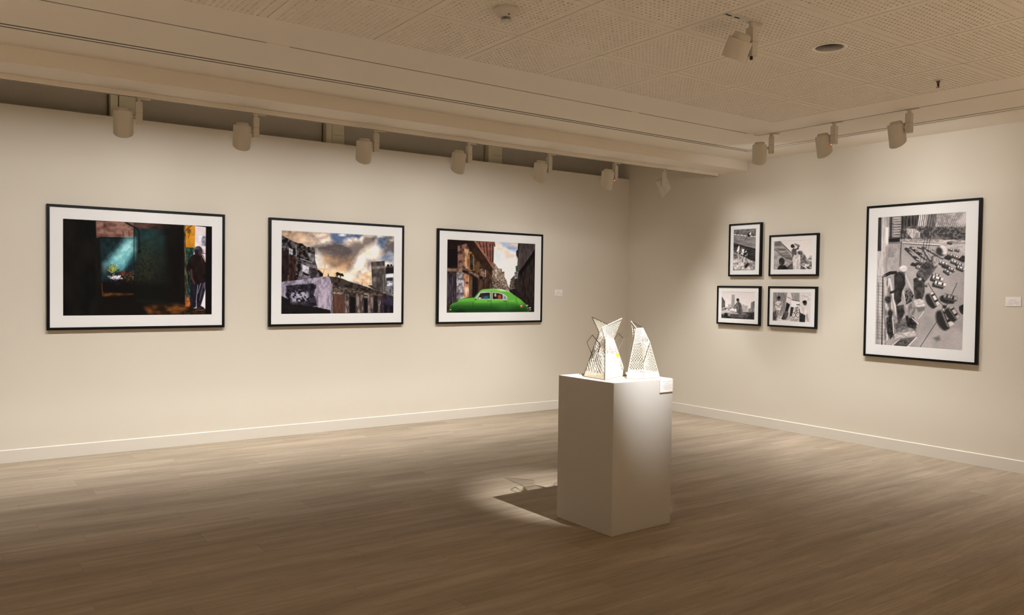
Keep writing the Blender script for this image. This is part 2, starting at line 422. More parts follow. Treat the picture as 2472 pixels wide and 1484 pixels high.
_b = bmesh.new(); box(_b, -0.023, 0.023, -0.024, 0.024, -0.190, -0.032); bmesh.ops.bevel(_b, geom=_b.edges[:], offset=0.003, segments=2, affect='EDGES'); ME['gear_box'] = m_of('gear_box', _b, LAMP, False)
_b = bmesh.new(); bar(_b, (-0.04, 0, -0.14), (-0.02, 0, -0.14), 0.013, 14); ME['pivot_arm'] = m_of('pivot_arm', _b, LAMP)
_b = bmesh.new(); box(_b, -0.0235, 0.0235, -0.0245, 0.0245, -0.1125, -0.1115); ME['gear_seam'] = m_of('gear_seam', _b, LAMPIN, False)
_b = bmesh.new(); lathe(_b, [(0.0, -0.190), (0.008, -0.190), (0.0085, -0.206), (0.006, -0.209), (0.0, -0.209)], 14); ME['knob'] = m_of('knob', _b, RUBBER)
_b = bmesh.new(); lathe(_b, [(0.0, -0.190), (0.0045, -0.190), (0.0045, -0.197), (0.0, -0.199)], 12); ME['indicator_light'] = m_of('indicator_light', _b, REDLED)

def beam_curve(ld, pts, lat):
    """photometric curve of an asymmetric washer, as an IES file would give it, from the beam direction in lamp space"""
    ld.use_nodes = True; nt = ld.node_tree; N = nt.nodes; L = nt.links
    em = next(n for n in N if n.type == 'EMISSION')
    tc = N.new('ShaderNodeTexCoord'); sp_ = N.new('ShaderNodeSeparateXYZ'); L.new(tc.outputs['Normal'], sp_.inputs[0])
    neg = N.new('ShaderNodeMath'); neg.operation = 'MULTIPLY'; neg.inputs[1].default_value = -1; L.new(sp_.outputs[2], neg.inputs[0])
    at = N.new('ShaderNodeMath'); at.operation = 'ARCTAN2'; L.new(sp_.outputs[1], at.inputs[0]); L.new(neg.outputs[0], at.inputs[1])
    lo, hi = math.radians(pts[0][0]), math.radians(pts[-1][0])
    mr = N.new('ShaderNodeMapRange'); mr.inputs[1].default_value = lo; mr.inputs[2].default_value = hi; L.new(at.outputs[0], mr.inputs[0])
    fc = N.new('ShaderNodeFloatCurve'); L.new(mr.outputs[0], fc.inputs['Value'])
    cv = fc.mapping.curves[0]
    xs = [((a-pts[0][0])/(pts[-1][0]-pts[0][0]), v) for a, v in pts]
    cv.points[0].location = xs[0]; cv.points[1].location = xs[-1]
    for q in xs[1:-1]: cv.points.new(*q)
    fc.mapping.update()
    ab = N.new('ShaderNodeMath'); ab.operation = 'ABSOLUTE'; L.new(sp_.outputs[0], ab.inputs[0])
    g_ = N.new('ShaderNodeMapRange'); g_.interpolation_type = 'SMOOTHSTEP'; g_.inputs[1].default_value = lat[0]; g_.inputs[2].default_value = lat[1]; g_.inputs[3].default_value = 1.0; g_.inputs[4].default_value = 0.0; L.new(ab.outputs[0], g_.inputs[0])
    m = N.new('ShaderNodeMath'); m.operation = 'MULTIPLY'; L.new(fc.outputs[0], m.inputs[0]); L.new(g_.outputs[0], m.inputs[1])
    L.new(m.outputs[0], em.inputs['Strength'])

def spotlight(loc, rz, tilt, label, group, aim, watt, cone=178, blend=0.05, extra=None, rad=0.03, curve=None, lat=(0.15, 0.90), short=False):
    t = tag(empty('track_spotlight', loc, rz), label, 'spotlight', group)
    for k in ('track_adapter', 'stem', 'gear_box', 'pivot_arm', 'gear_seam'):
        link(bpy.data.objects.new(k, ME[k]), t)
    if extra:
        e = link(bpy.data.objects.new(extra, ME[extra]), t); e.location = (-0.008, -0.008, 0) if extra == 'knob' else (-0.018, -0.015, 0)
    h = bpy.data.objects.new('head_shell', ME['short_shell' if short else 'head_shell']); h.location = HEAD_P; h.rotation_euler = (tilt, 0, 0); link(h, t)
    for k in ('head_cap', 'lamp_lens'): link(bpy.data.objects.new(k, ME[k]), h)
    ld = bpy.data.lights.new('bulb', 'SPOT'); ld.energy = watt; ld.color = LIGHT; ld.spot_size = math.radians(cone); ld.spot_blend = blend; ld.shadow_soft_size = rad
    if curve: beam_curve(ld, curve, lat)
    lo = bpy.data.objects.new('bulb', ld); link(lo, t)
    R = Matrix.Rotation(rz, 4, 'Z'); Rt = Matrix.Rotation(tilt, 4, 'X')
    pl = HEAD_P + (Rt @ (Vector((0, 0, -0.075)) if short else Vector((0, 0.012, -0.108))))
    pw = Vector(loc) + (R @ pl)
    d = (R.inverted() @ (Vector(aim) - pw)).normalized()
    lo.location = pl; lo.rotation_euler = d.to_track_quat('-Z', 'Y').to_euler()
    return t
T12 = math.radians(12)
GL = 'wall washing spotlights on the track under the beam'
left_lamps = [(-6.404, 10, 'cream track spotlight over the left half of the dark doorway photograph'),
              (-5.555, 12, 'cream track spotlight over the right half of the dark doorway photograph'),
              (-4.517, 12, 'cream track spotlight over the left half of the cloudy rooftop photograph'),
              (-3.570, 13, 'cream track spotlight over the right half of the cloudy rooftop photograph'),
              (-2.620, 13, 'cream track spotlight over the left half of the green car photograph'),
              (-1.730, 13, 'cream track spotlight with tiny red indicator over the green car photograph')]
for k, (x, tl, lb) in enumerate(left_lamps):
    spotlight((x, -1.602, 2.8845), math.radians((-10, -6, -10, -4, -2, 0)[k]), math.radians(tl), lb, GL, (x-0.105+(0.60 if k == 5 else 0.0), 0.0, 0.10), WASH_L, extra='indicator_light' if k == 5 else None, curve=CURVE_6 if k == 5 else CURVE_L, lat=(0.30, 0.90) if k == 5 else (0.15, 0.92))
# one more on the same track, beyond the picture, lights that end of the wall
spotlight((-7.70, -1.602, 2.8845), 0.0, T12, 'cream track spotlight further along the beam track than the dark doorway photograph', GL, (-7.805, 0.0, 0.10), WASH_L, curve=CURVE_L)
spotlight((-0.992, -1.602, 2.8845), math.radians(-128), math.radians(22), 'cream track spotlight near the room corner turned towards the right wall', GL, (0.0, -2.35, 0.10), WASH_R, curve=CURVE_C, lat=(0.10, 0.75))
GR = 'spotlights on the recessed track by the right wall'
spotlight((-1.183, -3.165, ZC), math.radians(-48), math.radians(8), 'cream track spotlight hanging nearest the corner of the recessed track', GR, (0.0, -2.25, 0.10), WASH_R*0.8, curve=CURVE_R)
spotlight((-1.183, -3.821, ZC), math.radians(-90), math.radians(13), 'cream track spotlight with small red indicator above the large parking lot photograph', GR, (0.0, -3.75, 0.10), WASH_R, extra='indicator_light', curve=CURVE_R)
spotlight((-1.183, -4.492, ZC), math.radians(-90), math.radians(13), 'cream track spotlight second along from the corner fitting without a red indicator', GR, (0.0, -4.42, 0.10), WASH_R, curve=CURVE_R)
# the lamp over the plinth
spotlight((-3.93, -5.083, ZC-0.004), 0.0, math.radians(28), 'cream spotlight with black knob hanging from a perforated ceiling tile', None, (-3.87, -3.97, 0.96), PLINTH_W, 28, 1.0, 'knob', 0.012, short=True)
# added spotlights out of view, aimed down so floor bounce lights the ceiling
for y, lb in ((-7.9, 'added unseen fill spotlight far along the recessed track beyond the viewer'), (-9.6, 'added unseen fill spotlight at the far end of the recessed track')):
    spotlight((-1.183, y, ZC), math.radians(90), 0.0, lb, 'added fill spotlights further along the recessed track', (-2.0, y, 0), REAR_FILL_W, 52, 1.0, short=True)
rt = tag(box_obj('fill_track_rear', (-9.0, -1.6, -9.22, -9.185, ZC-0.03, ZC-0.0002), PLASTER), 'added unseen track for fill spotlights near the rear wall', 'lighting track')  # track added out of view to carry fill lamps
for x, lb in ((-7.2, 'added unseen fill spotlight on the rear track behind the viewer'), (-4.8, 'added unseen fill spotlight on the rear track nearest the right wall')):
    spotlight((x, -9.202, ZC-0.03), math.radians(180), 0.0, lb, 'added fill spotlights on the rear track', (x, -9.2, 0), REAR_FILL_W, 52, 1.0, short=True)
rt = tag(box_obj('fill_track_side', (-9.42, -9.385, -8.6, -3.7, ZC-0.03, ZC-0.0002), PLASTER), 'added unseen track for fill spotlights near the side wall', 'lighting track')  # another added track, unseen, holding the fill lamps on this side
for y, lb in ((-4.4, 'added unseen fill spotlight on the side track nearest the long wall'), (-6.6, 'added unseen fill spotlight in the middle of the side track')):
    spotlight((-9.402, y, ZC-0.03), math.radians(90), 0.0, lb, 'added fill spotlights on the side track', (-9.4, y, 0), REAR_FILL_W, 52, 1.0, short=True)

# ---- smoke detector
sd = tag(empty('smoke_detector', (-5.125, -4.426, ZC)), 'round cream smoke detector with slotted nose on the perforated ceiling', 'smoke detector')
bm = bmesh.new(); lathe(bm, [(0.0, -0.0005), (0.066, -0.0005), (0.066, -0.012), (0.062, -0.016), (0.0, -0.016)], 40); bm_obj('mounting_base', bm, LAMP, sd, smooth=False)
bm = bmesh.new(); lathe(bm, [(0.062, -0.0165), (0.060, -0.024), (0.048, -0.040), (0.034, -0.049), (0.0, -0.049)], 40); bm_obj('bowl', bm, LAMP, sd, smooth=True)
bm = bmesh.new(); lathe(bm, [(0.022, -0.049), (0.022, -0.066)], 30); bm_obj('sensor_core', bm, SLOT, sd)
bm = bmesh.new()
for k in range(22):
    a = 2*math.pi*k/22; bar(bm, (0.0265*math.cos(a), 0.0265*math.sin(a), -0.049), (0.0265*math.cos(a), 0.0265*math.sin(a), -0.066), 0.0016)
bm_obj('nose_ribs', bm, LAMP, sd)
bm = bmesh.new(); lathe(bm, [(0.0285, -0.065), (0.0285, -0.070), (0.022, -0.075), (0.0, -0.076)], 30); lathe(bm, [(0.0, -0.065), (0.0285, -0.065)], 30); bm_obj('nose_cap', bm, LAMP, sd, smooth=False)
bm = bmesh.new(); bmesh.ops.create_icosphere(bm, subdivisions=2, radius=0.004); bm_obj('indicator_light', bm, SLOT, sd, loc=(-0.012, -0.044, -0.044))

# ---- recessed downlight
dl = tag(empty('recessed_downlight', (DL[0], DL[1], ZC)), 'round recessed downlight with white ring and mirrored cup, switched off', 'downlight')
bm = bmesh.new(); lathe(bm, [(0.083, 0.012), (0.083, -0.0035), (0.100, -0.005), (0.106, -0.002), (0.106, -0.0003)], 56); bm_obj('ring', bm, RING, dl, smooth=True)
bm = bmesh.new()
rr = [(0.0825, 0.0), (0.078, 0.05), (0.066, 0.10), (0.05, 0.13), (0.0, 0.13)]
prev = None
for (r, z) in rr[:-1]:
    ring = [bm.verts.new(((r*(1-0.045*(k % 2)))*math.cos(2*math.pi*k/48), (r*(1-0.045*(k % 2)))*math.sin(2*math.pi*k/48), z)) for k in range(48)]
    if prev:
        for k in range(48): bm.faces.new((prev[k], prev[(k+1) % 48], ring[(k+1) % 48], ring[k]))
    prev = ring
bm.faces.new(prev); bm_obj('mirrored_cup', bm, CHROME, dl)
bm = bmesh.new(); bar(bm, (0.03, 0.02, 0.128), (-0.02, 0.035, 0.05), 0.008, 10); bar(bm, (-0.03, 0.0, 0.128), (-0.03, 0.03, 0.05), 0.008, 10); bm_obj('bulb_tubes', bm, RING, dl)
bm = bmesh.new(); box(bm, -0.121, -0.107, -0.004, 0.004, -0.004, -0.0003); o = bm_obj('spring_clip', bm, RING, dl); o.rotation_euler = (0, 0, math.radians(-30))

# ---- sprinkler
sp = tag(empty('sprinkler', (-1.911, -5.087, ZC)), 'small dark fire sprinkler poking down from the perforated ceiling', 'sprinkler')
bm = bmesh.new(); lathe(bm, [(0.0, -0.0004), (0.028, -0.0004), (0.026, -0.004), (0.010, -0.007), (0.0, -0.007)], 28); bm_obj('escutcheon', bm, LAMP, sp)
bm = bmesh.new(); lathe(bm, [(0.0, -0.006), (0.012, -0.006), (0.012, -0.018), (0.008, -0.022), (0.0, -0.022)], 20); bm_obj('body', bm, BRASS, sp)
bm = bmesh.new()
for s in (-1, 1):
    bar(bm, (s*0.010, 0, -0.020), (s*0.013, 0, -0.034), 0.0028, 6); bar(bm, (s*0.013, 0, -0.034), (s*0.004, 0, -0.050), 0.0028, 6)
bm_obj('frame_arms', bm, BRASS, sp)
bm = bmesh.new(); bar(bm, (0, 0, -0.02), (0, 0, -0.05), 0.0032, 8); bm_obj('bulb', bm, SLOT, sp)
bm = bmesh.new(); lathe(bm, [(0.0, -0.050), (0.013, -0.050), (0.013, -0.052), (0.0, -0.052)], 20); bm_obj('deflector', bm, BRASS, sp)

# ================================================================== PLINTH
HP = 0.9596
pl = box_obj('display_plinth', (-0.2678, 0.2678, -0.265, 0.265, 0.0, HP), PLINTH, bevel=0.0015)
pl.location = (-3.9251, -4.0269, 0.0003); pl.rotation_euler = (0, 0, 0.0224)
tag(pl, 'tall white box plinth carrying the two lattice sculptures', 'plinth')

# ================================================================== LATTICE SCULPTURES
def lattice(bm, A, B, C_, D, nu, nv, r, fam=(1, 1)):
    A, B, C_, D = [Vector(v) for v in (A, B, C_, D)]
    def P(u, v): return (A*(1-u)+B*u)*(1-v) + (D*(1-u)+C_*u)*v
    for f, s in ((fam[0], 1), (fam[1], -1)):
        if not f: continue
        for k in range(-max(nu, nv)*2, max(nu, nv)*2+1):
            # line u*nu - s*v*nv = k clipped to the unit square
            pts = []
            for u in (0.0, 1.0):
                v = s*(u*nu-k)/nv
                if -1e-9 <= v <= 1+1e-9: pts.append((u, v))
            for v in (0.0, 1.0):
                u = (k+s*v*nv)/nu
                if 1e-9 < u < 1-1e-9: pts.append((u, v))
            if len(pts) >= 2:
                (u0, v0), (u1, v1) = pts[0], pts[1]
                m = 3
                for q in range(m):
                    a0, a1 = q/m, (q+1)/m
                    bar(bm, P(u0+(u1-u0)*a0, v0+(v1-v0)*a0), P(u0+(u1-u0)*a1, v0+(v1-v0)*a1), r, 4, False)
def panel(name, quads, mat, parent, r=0.0016):
    bm = bmesh.new()
    for (A, B, C_, D, nu, nv, fam) in quads: lattice(bm, A, B, C_, D, nu, nv, r, fam)
    return child_at(bm_obj(name, bm, mat), parent)
def rods(name, segs, mat, parent, r):
    bm = bmesh.new()
    for a, b_ in segs: bar(bm, a, b_, r, 6)
    return child_at(bm_obj(name, bm, mat), parent)
def prism_band(name, base, top, mat, parent, cap=False):
    bm = bmesh.new(); n = len(base)
    a = [bm.verts.new(v) for v in base]; b_ = [bm.verts.new(v) for v in top]
    for k in range(n): bm.faces.new((a[k], a[(k+1) % n], b_[(k+1) % n], b_[k]))
    bm.faces.new(a[::-1]); bm.faces.new(b_)
    return child_at(bm_obj(name, bm, mat), parent)
def lp(a, b_, t): return tuple(np.asarray(a)*(1-t)+np.asarray(b_)*t)

ZB = HP + 0.0008
L0, F0, R0, B0 = (-4.1046, -3.9144, ZB+0.004), (-4.1239, -4.1444, ZB+0.004), (-3.8071, -4.0048, ZB+0.004), (-3.84, -3.83, ZB+0.004)
Lw, Fw, Rw, Bw = (-3.9603, -3.8993, 1.2492), (-4.0285, -4.0360, 1.2146), (-3.9227, -4.0008, 1.2124), (-3.90, -3.89, 1.235)
T1, T2, F2, B2 = (-3.947, -3.8074, 1.3492), (-3.9185, -4.0731, 1.3496), (-4.0593, -4.0363, 1.2887), (-3.8592, -3.8713, 1.2995)
ctr = (-3.965, -3.975, ZB)
s1 = tag(empty('lattice_sculpture', ctr), 'jug-shaped lattice sculpture with two diamond handles and a yellow tag', 'sculpture', 'lattice sculptures on the plinth')
cen = np.mean([L0, F0, R0, B0], axis=0)
def out(v, k): return (cen[0]+(v[0]-cen[0])*k, cen[1]+(v[1]-cen[1])*k)
prism_band('base_plate', [(*out(v, 1.05), ZB) for v in (L0, F0, R0, B0)], [(*out(v, 1.05), ZB+0.004) for v in (L0, F0, R0, B0)], BASEPL, s1)
def up(v0, v1, z): t = (z-v0[2])/(v1[2]-v0[2]); return lp(v0, v1, t)
prism_band('fibre_band', [L0, F0, R0, B0], [up(a, b_, ZB+0.036) for a, b_ in ((L0, Lw), (F0, Fw), (R0, Rw), (B0, Bw))], TWIG, s1)
inn = [(*out(v, 0.80), ZB+0.037) for v in (L0, F0, R0, B0)]
wc = np.mean([Lw, Fw, Rw, Bw], axis=0)
prism_band('paper_lining', inn, [tuple(np.array((*(0.6*np.array(v[:2])+0.4*wc[:2]), 0))*1.0 + np.array((0, 0, ZB+0.15))) if False else lp((v[0], v[1], ZB+0.037), (wc[0], wc[1], 1.30), 0.36) for v in inn], PAPER, s1)
low = [up(a, b_, ZB+0.036) for a, b_ in ((L0, Lw), (F0, Fw), (R0, Rw), (B0, Bw))]
panel('side_panel', [(low[0], low[1], Fw, Lw, 7, 9, (1, 1))], CREAMROD, s1, 0.0017)
panel('side_panel', [(low[1], low[2], Rw, Fw, 9, 10, (1, 1))], CREAMROD, s1, 0.0017)
panel('side_panel', [(low[2], low[3], Bw, Rw, 5, 8, (1, 1))], CREAMROD, s1, 0.0017)
panel('side_panel', [(low[3], low[0], Lw, Bw, 6, 8, (1, 1))], CREAMROD, s1, 0.0017)
panel('spout_panel', [(Fw, Rw, T2, F2, 6, 7, (1, 1)), (Lw, Fw, F2, lp(Lw, F2, 0.6), 4, 3, (1, 1))], CREAMROD, s1, 0.0016)
panel('spout_panel', [(Lw, Bw, B2, T1, 5, 7, (0, 1))], CREAMROD, s1, 0.0014)
rods('edge_rod', [(F2, T2), (T2, Rw), (Rw, Fw)], CREAMROD, s1, 0.0032)
rods('dark_edge_rod', [(Lw, T1), (T1, B2), (L0, Lw)], DARKROD, s1, 0.0030)
rods('dark_edge_rod', [(F0, Fw)], DARKROD, s1, 0.0024)
rods('edge_rod', [(R0, Rw), (Fw, F2)], CREAMROD, s1, 0.0024)
H = [(-3.998, -3.873, 1.2318), (-4.041, -3.8686, 1.1823), (-4.0535, -3.9739, 1.0559), (-4.0352, -3.9958, 1.1739)]
rods('handle', [(H[3], H[0]), (H[0], H[1]), (H[1], H[2]), (H[2], H[3])], DARKROD, s1, 0.0028)
H = [(-3.8016, -3.9142, 1.2409), (-3.7693, -3.9383, 1.2045), (-3.8486, -3.9625, 1.1168), (-3.8749, -3.9613, 1.2059)]
rods('handle', [(H[3], H[0]), (H[0], H[1]), (H[1], H[2])], DARKROD, s1, 0.0026)
bm = bmesh.new()
q = np.array((-3.9345, -4.0559, 1.1018)); e1 = np.array((0.8152, -0.5789, 0.0))
vsd = [bm.verts.new(tuple(q+e1*a+np.array((0, 0, b_)))) for a, b_ in ((-0.011, 0.015), (0.012, 0.015), (0.004, -0.016), (-0.003, -0.016))]
f = bm.faces.new(vsd); ex = bmesh.ops.extrude_face_region(bm, geom=[f])
bmesh.ops.translate(bm, verts=[v for v in ex['geom'] if isinstance(v, bmesh.types.BMVert)], vec=(0.0012, 0.0016, 0))
child_at(bm_obj('yellow_tag', bm, YELLOW), s1)['label'] = 'small bright yellow tag'

# right-hand piece
rL, rM, rR = (-3.9487, -4.1619, ZB+0.004), (-3.8208, -4.1915, ZB+0.004), (-3.7196, -4.2331, ZB+0.004)
# the front sheet is folded: the middle of its foot bulges towards the room
rM = (-3.845, -4.215, ZB+0.004)
rB = (-3.80, -4.02, ZB+0.004); rC = (-3.70, -4.09, ZB+0.004)
rT, r1, r2 = (-3.7995, -4.0356, 1.3299), (-3.8384, -4.1321, 1.2839), (-3.8192, -4.1701, 1.2895)
rM1, rL1, rR1, rLb = (-3.8611, -4.1950, 1.1967), (-3.8755, -4.1431, 1.1831), (-3.8085, -4.2250, 1.1975), (-3.7899, -4.0504, 1.2264)
rf = (-3.8500, -4.2130, 1.0685)
s2 = tag(empty('lattice_sculpture', (-3.80, -4.13, ZB)), 'sail-shaped folded lattice sculpture standing beside the handled one', 'sculpture', 'lattice sculptures on the plinth')
foot = [rL, rM, rR, rC, rB]
prism_band('base_plate', [(v[0], v[1], ZB) for v in foot], [(v[0], v[1], ZB+0.004) for v in foot], BASEPL, s2)
tops = [up(rL, rL1, ZB+0.040), up(rM, rf, ZB+0.040), up(rR, rR1, ZB+0.040), up(rC, r2, ZB+0.040), up(rB, rLb, ZB+0.040)]
prism_band('fibre_band', foot, tops, material('pale_fibre_band', (0.80, 0.74, 0.64), 0.9, 0.1, noise=(140, 0.30), bump=(150, 0.9)), s2)
panel('front_panel', [(tops[0], tops[1], rf, lp(rL, rL1, 0.48), 6, 4, (1, 1)), (lp(rL, rL1, 0.48), rf, rM1, rL1, 5, 6, (1, 1))], CREAMROD, s2, 0.0017)
panel('front_panel', [(tops[1], tops[2], rR1, rf, 7, 9, (1, 1))], CREAMROD, s2, 0.0017)
panel('fold_panel', [(rf, rR1, lp(rR1, rM1, 0.5), rM1, 4, 6, (1, 1))], CREAMROD, s2, 0.0016)
panel('upper_panel', [(rL1, rM1, r2, r1, 5, 6, (1, 1)), (rM1, rR1, r2, r2, 4, 5, (1, 1))], CREAMROD, s2, 0.0017)
panel('side_panel', [(tops[4], tops[0], rL1, rLb, 7, 12, (1, 1)), (rLb, rL1, r1, rT, 5, 6, (1, 1))], CREAMROD, s2, 0.0016)
rods('edge_rod', [(rL, rL1), (rL1, r1), (r1, r2), (r2, rR1), (rL1, rM1), (rM1, rR1), (rB, rLb), (rLb, rT), (r1, rT), (lp(rL, rL1, 0.14), lp(rM, rf, 0.30))], CREAMROD, s2, 0.0026)
rods('edge_rod', [(rR, rR1)], CREAMROD, s2, 0.0024)
rods('dark_edge_rod', [(rR1, rf)], DARKROD, s2, 0.0026)
rods('dark_edge_rod', [(r2, rT)], DARKROD, s2, 0.0026)
rods('dark_edge_rod', [(rM, rf), (rf, rM1)], material('brown_seam_rod', (0.26, 0.19, 0.12), 0.6, 0.2, noise=(60, 0.2)), s2, 0.0016)

# ================================================================== FRAMED PHOTOGRAPHS (flat prints painted from shapes and noise)
def homography(src, dst):
    A = []
    for (x, y), (X, Y) in zip(src, dst):
        A.append([x, y, 1, 0, 0, 0, -X*x, -X*y, -X]); A.append([0, 0, 0, x, y, 1, -Y*x, -Y*y, -Y])
    _, _, V = np.linalg.svd(np.array(A, float)); return V[-1].reshape(3, 3)

class Print:
    """a print sampled on a grid; shapes are given in the drawing frame whose corners are `quad` (TL, TR, BR, BL)"""
    def __init__(s, quad, nx, ny, base):
        s.nx, s.ny = nx, ny
        Hm = homography([(0, 0), (1, 0), (1, 1), (0, 1)], quad)
        u, v = np.meshgrid(np.linspace(0, 1, nx), np.linspace(0, 1, ny))
        w = Hm[2, 0]*u+Hm[2, 1]*v+Hm[2, 2]
        s.X = ((Hm[0, 0]*u+Hm[0, 1]*v+Hm[0, 2])/w).ravel(); s.Y = ((Hm[1, 0]*u+Hm[1, 1]*v+Hm[1, 2])/w).ravel()
        s.I = np.tile(np.array(base, float), (nx*ny, 1)); s.seed = 1
    def sub(s, x0, x1, y0, y1):
        return np.nonzero((s.X >= x0) & (s.X <= x1) & (s.Y >= y0) & (s.Y <= y1))[0]
    def noise(s, X, Y, sx, sy, octv=3, seed=None):
        if seed is None: s.seed += 1; seed = s.seed
        r = np.random.RandomState(seed); out_ = np.zeros_like(X); amp = 1.0; tot = 0
        for o_ in range(octv):
            g = r.rand(64, 64); fx = X/sx*2**o_ + r.rand()*50; fy = Y/sy*2**o_ + r.rand()*50
            ix, iy = np.floor(fx).astype(int), np.floor(fy).astype(int); tx, ty = fx-ix, fy-iy
            tx = tx*tx*(3-2*tx); ty = ty*ty*(3-2*ty)
            a = g[iy % 64, ix % 64]*(1-tx)+g[iy % 64, (ix+1) % 64]*tx; b = g[(iy+1) % 64, ix % 64]*(1-tx)+g[(iy+1) % 64, (ix+1) % 64]*tx
            out_ += amp*(a*(1-ty)+b*ty); tot += amp; amp *= 0.55
        return out_/tot
    def put(s, idx, m, col, col2=None, nz=None, op=1.0):
        """blend colour (optionally noise-mixed with col2; nz=(sx,sy,contrast)) through mask m"""
        c = np.array(col, float)
        if col2 is not None:
            sx, sy, k = nz if nz else (40, 40, 3)
            t = np.clip((s.noise(s.X[idx], s.Y[idx], sx, sy, 4)-0.5)*k+0.5, 0, 1)[:, None]
            c = c*(1-t)+np.array(col2, float)*t
        s.I[idx] = s.I[idx]*(1-m[:, None]*op)+c*m[:, None]*op
    def poly(s, pts, col, col2=None, nz=None, soft=3.0, op=1.0, rag=None):
        P = np.array(pts, float); mg = soft*2+(rag[1] if rag else 0)
        idx = s.sub(P[:, 0].min()-mg, P[:, 0].max()+mg, P[:, 1].min()-mg, P[:, 1].max()+mg)
        if not len(idx): return s
        x, y = s.X[idx], s.Y[idx]
        if rag: x = x+(s.noise(x, y, rag[0], rag[0], 3)-0.5)*2*rag[1]; y = y+(s.noise(x, y, rag[0], rag[0], 3)-0.5)*2*rag[1]
        ins = np.zeros(len(idx), bool); d2 = np.full(len(idx), 1e18)
        for i in range(len(P)):
            (xa, ya), (xb, yb_) = P[i], P[(i+1) % len(P)]
            if yb_ != ya:
                c = ((ya > y) != (yb_ > y)) & (x < (xb-xa)*(y-ya)/(yb_-ya)+xa); ins ^= c
            dx, dy = xb-xa, yb_-ya; L2 = dx*dx+dy*dy+1e-12
            t = np.clip(((x-xa)*dx+(y-ya)*dy)/L2, 0, 1); d2 = np.minimum(d2, (x-xa-t*dx)**2+(y-ya-t*dy)**2)
        d = np.sqrt(d2)*np.where(ins, 1, -1); s.put(idx, np.clip(d/soft*0.5+0.5, 0, 1), col, col2, nz, op); return s
    def ell(s, cx, cy, rx, ry, col, col2=None, nz=None, soft=0.15, op=1.0, ang=0.0):
        R_ = max(rx, ry)*(1+soft*2); idx = s.sub(cx-R_, cx+R_, cy-R_, cy+R_)
        if not len(idx): return s
        a = math.radians(ang); x = s.X[idx]-cx; y = s.Y[idx]-cy
        d = np.hypot((x*math.cos(a)+y*math.sin(a))/rx, (-x*math.sin(a)+y*math.cos(a))/ry)
        s.put(idx, np.clip((1-d)/soft*0.5+0.5, 0, 1), col, col2, nz, op); return s
    def line(s, pts, w, col, soft=2.0, op=1.0):
        for (xa, ya), (xb, yb_) in zip(pts[:-1], pts[1:]):
            mg = w+soft*2; idx = s.sub(min(xa, xb)-mg, max(xa, xb)+mg, min(ya, yb_)-mg, max(ya, yb_)+mg)
            if not len(idx): continue
            x, y = s.X[idx], s.Y[idx]; dx, dy = xb-xa, yb_-ya; L2 = dx*dx+dy*dy+1e-9
            t = np.clip(((x-xa)*dx+(y-ya)*dy)/L2, 0, 1); d = np.hypot(x-xa-t*dx, y-ya-t*dy)
            s.put(idx, np.clip((w/2-d)/soft+0.5, 0, 1), col, op=op)
        return s
    def grad(s, fn, col, op=1.0):
        idx = np.arange(len(s.X)); s.put(idx, np.clip(fn(s.X, s.Y), 0, 1), col, op=op); return s
    def grain(s, sx, sy, amt):
        s.I *= (1+(s.noise(s.X, s.Y, sx, sy, 3)-0.5)*2*amt)[:, None]; return s
    def object(s, name, parent, w, h, y):
        """a single-surface sheet: w x h metres, standing in the local XZ plane at depth y"""
        nx, ny = s.nx, s.ny
        u, v = np.meshgrid(np.linspace(-w/2, w/2, nx), np.linspace(h/2, -h/2, ny))
        co = np.stack([u.ravel(), np.full(nx*ny, y), v.ravel()], 1)
        i = np.arange(nx*ny).reshape(ny, nx)
        q = np.stack([i[1:, :-1], i[1:, 1:], i[:-1, 1:], i[:-1, :-1]], -1).reshape(-1, 4)
        me = bpy.data.meshes.new(name)
        me.vertices.add(len(co)); me.vertices.foreach_set('co', co.ravel().astype(np.float32))
        me.loops.add(q.size); me.loops.foreach_set('vertex_index', q.ravel().astype(np.int32))
        me.polygons.add(len(q)); me.polygons.foreach_set('loop_start', np.arange(0, q.size, 4, dtype=np.int32))
        me.update(calc_edges=True)
        ca = me.color_attributes.new('ink', 'FLOAT_COLOR', 'POINT')
        c = np.ones((nx*ny, 4), np.float32); c[:, :3] = np.clip(lin(np.clip(s.I, 0, 255))*INK, 0, 0.9)
        ca.data.foreach_set('color', c.ravel())
        me.materials.append(PRINT)
        o = bpy.data.objects.new(name, me); link(o, parent); return o
INK = 1.26
PRINT = bpy.data.materials.new('photo_print_ink'); PRINT.use_nodes = True
_b = PRINT.node_tree.nodes['Principled BSDF']; _a = PRINT.node_tree.nodes.new('ShaderNodeVertexColor'); _a.layer_name = 'ink'
PRINT.node_tree.links.new(_a.outputs['Color'], _b.inputs['Base Color']); _b.inputs['Roughness'].default_value = 0.7; _b.inputs['Specular IOR Level'].default_value = 0.08

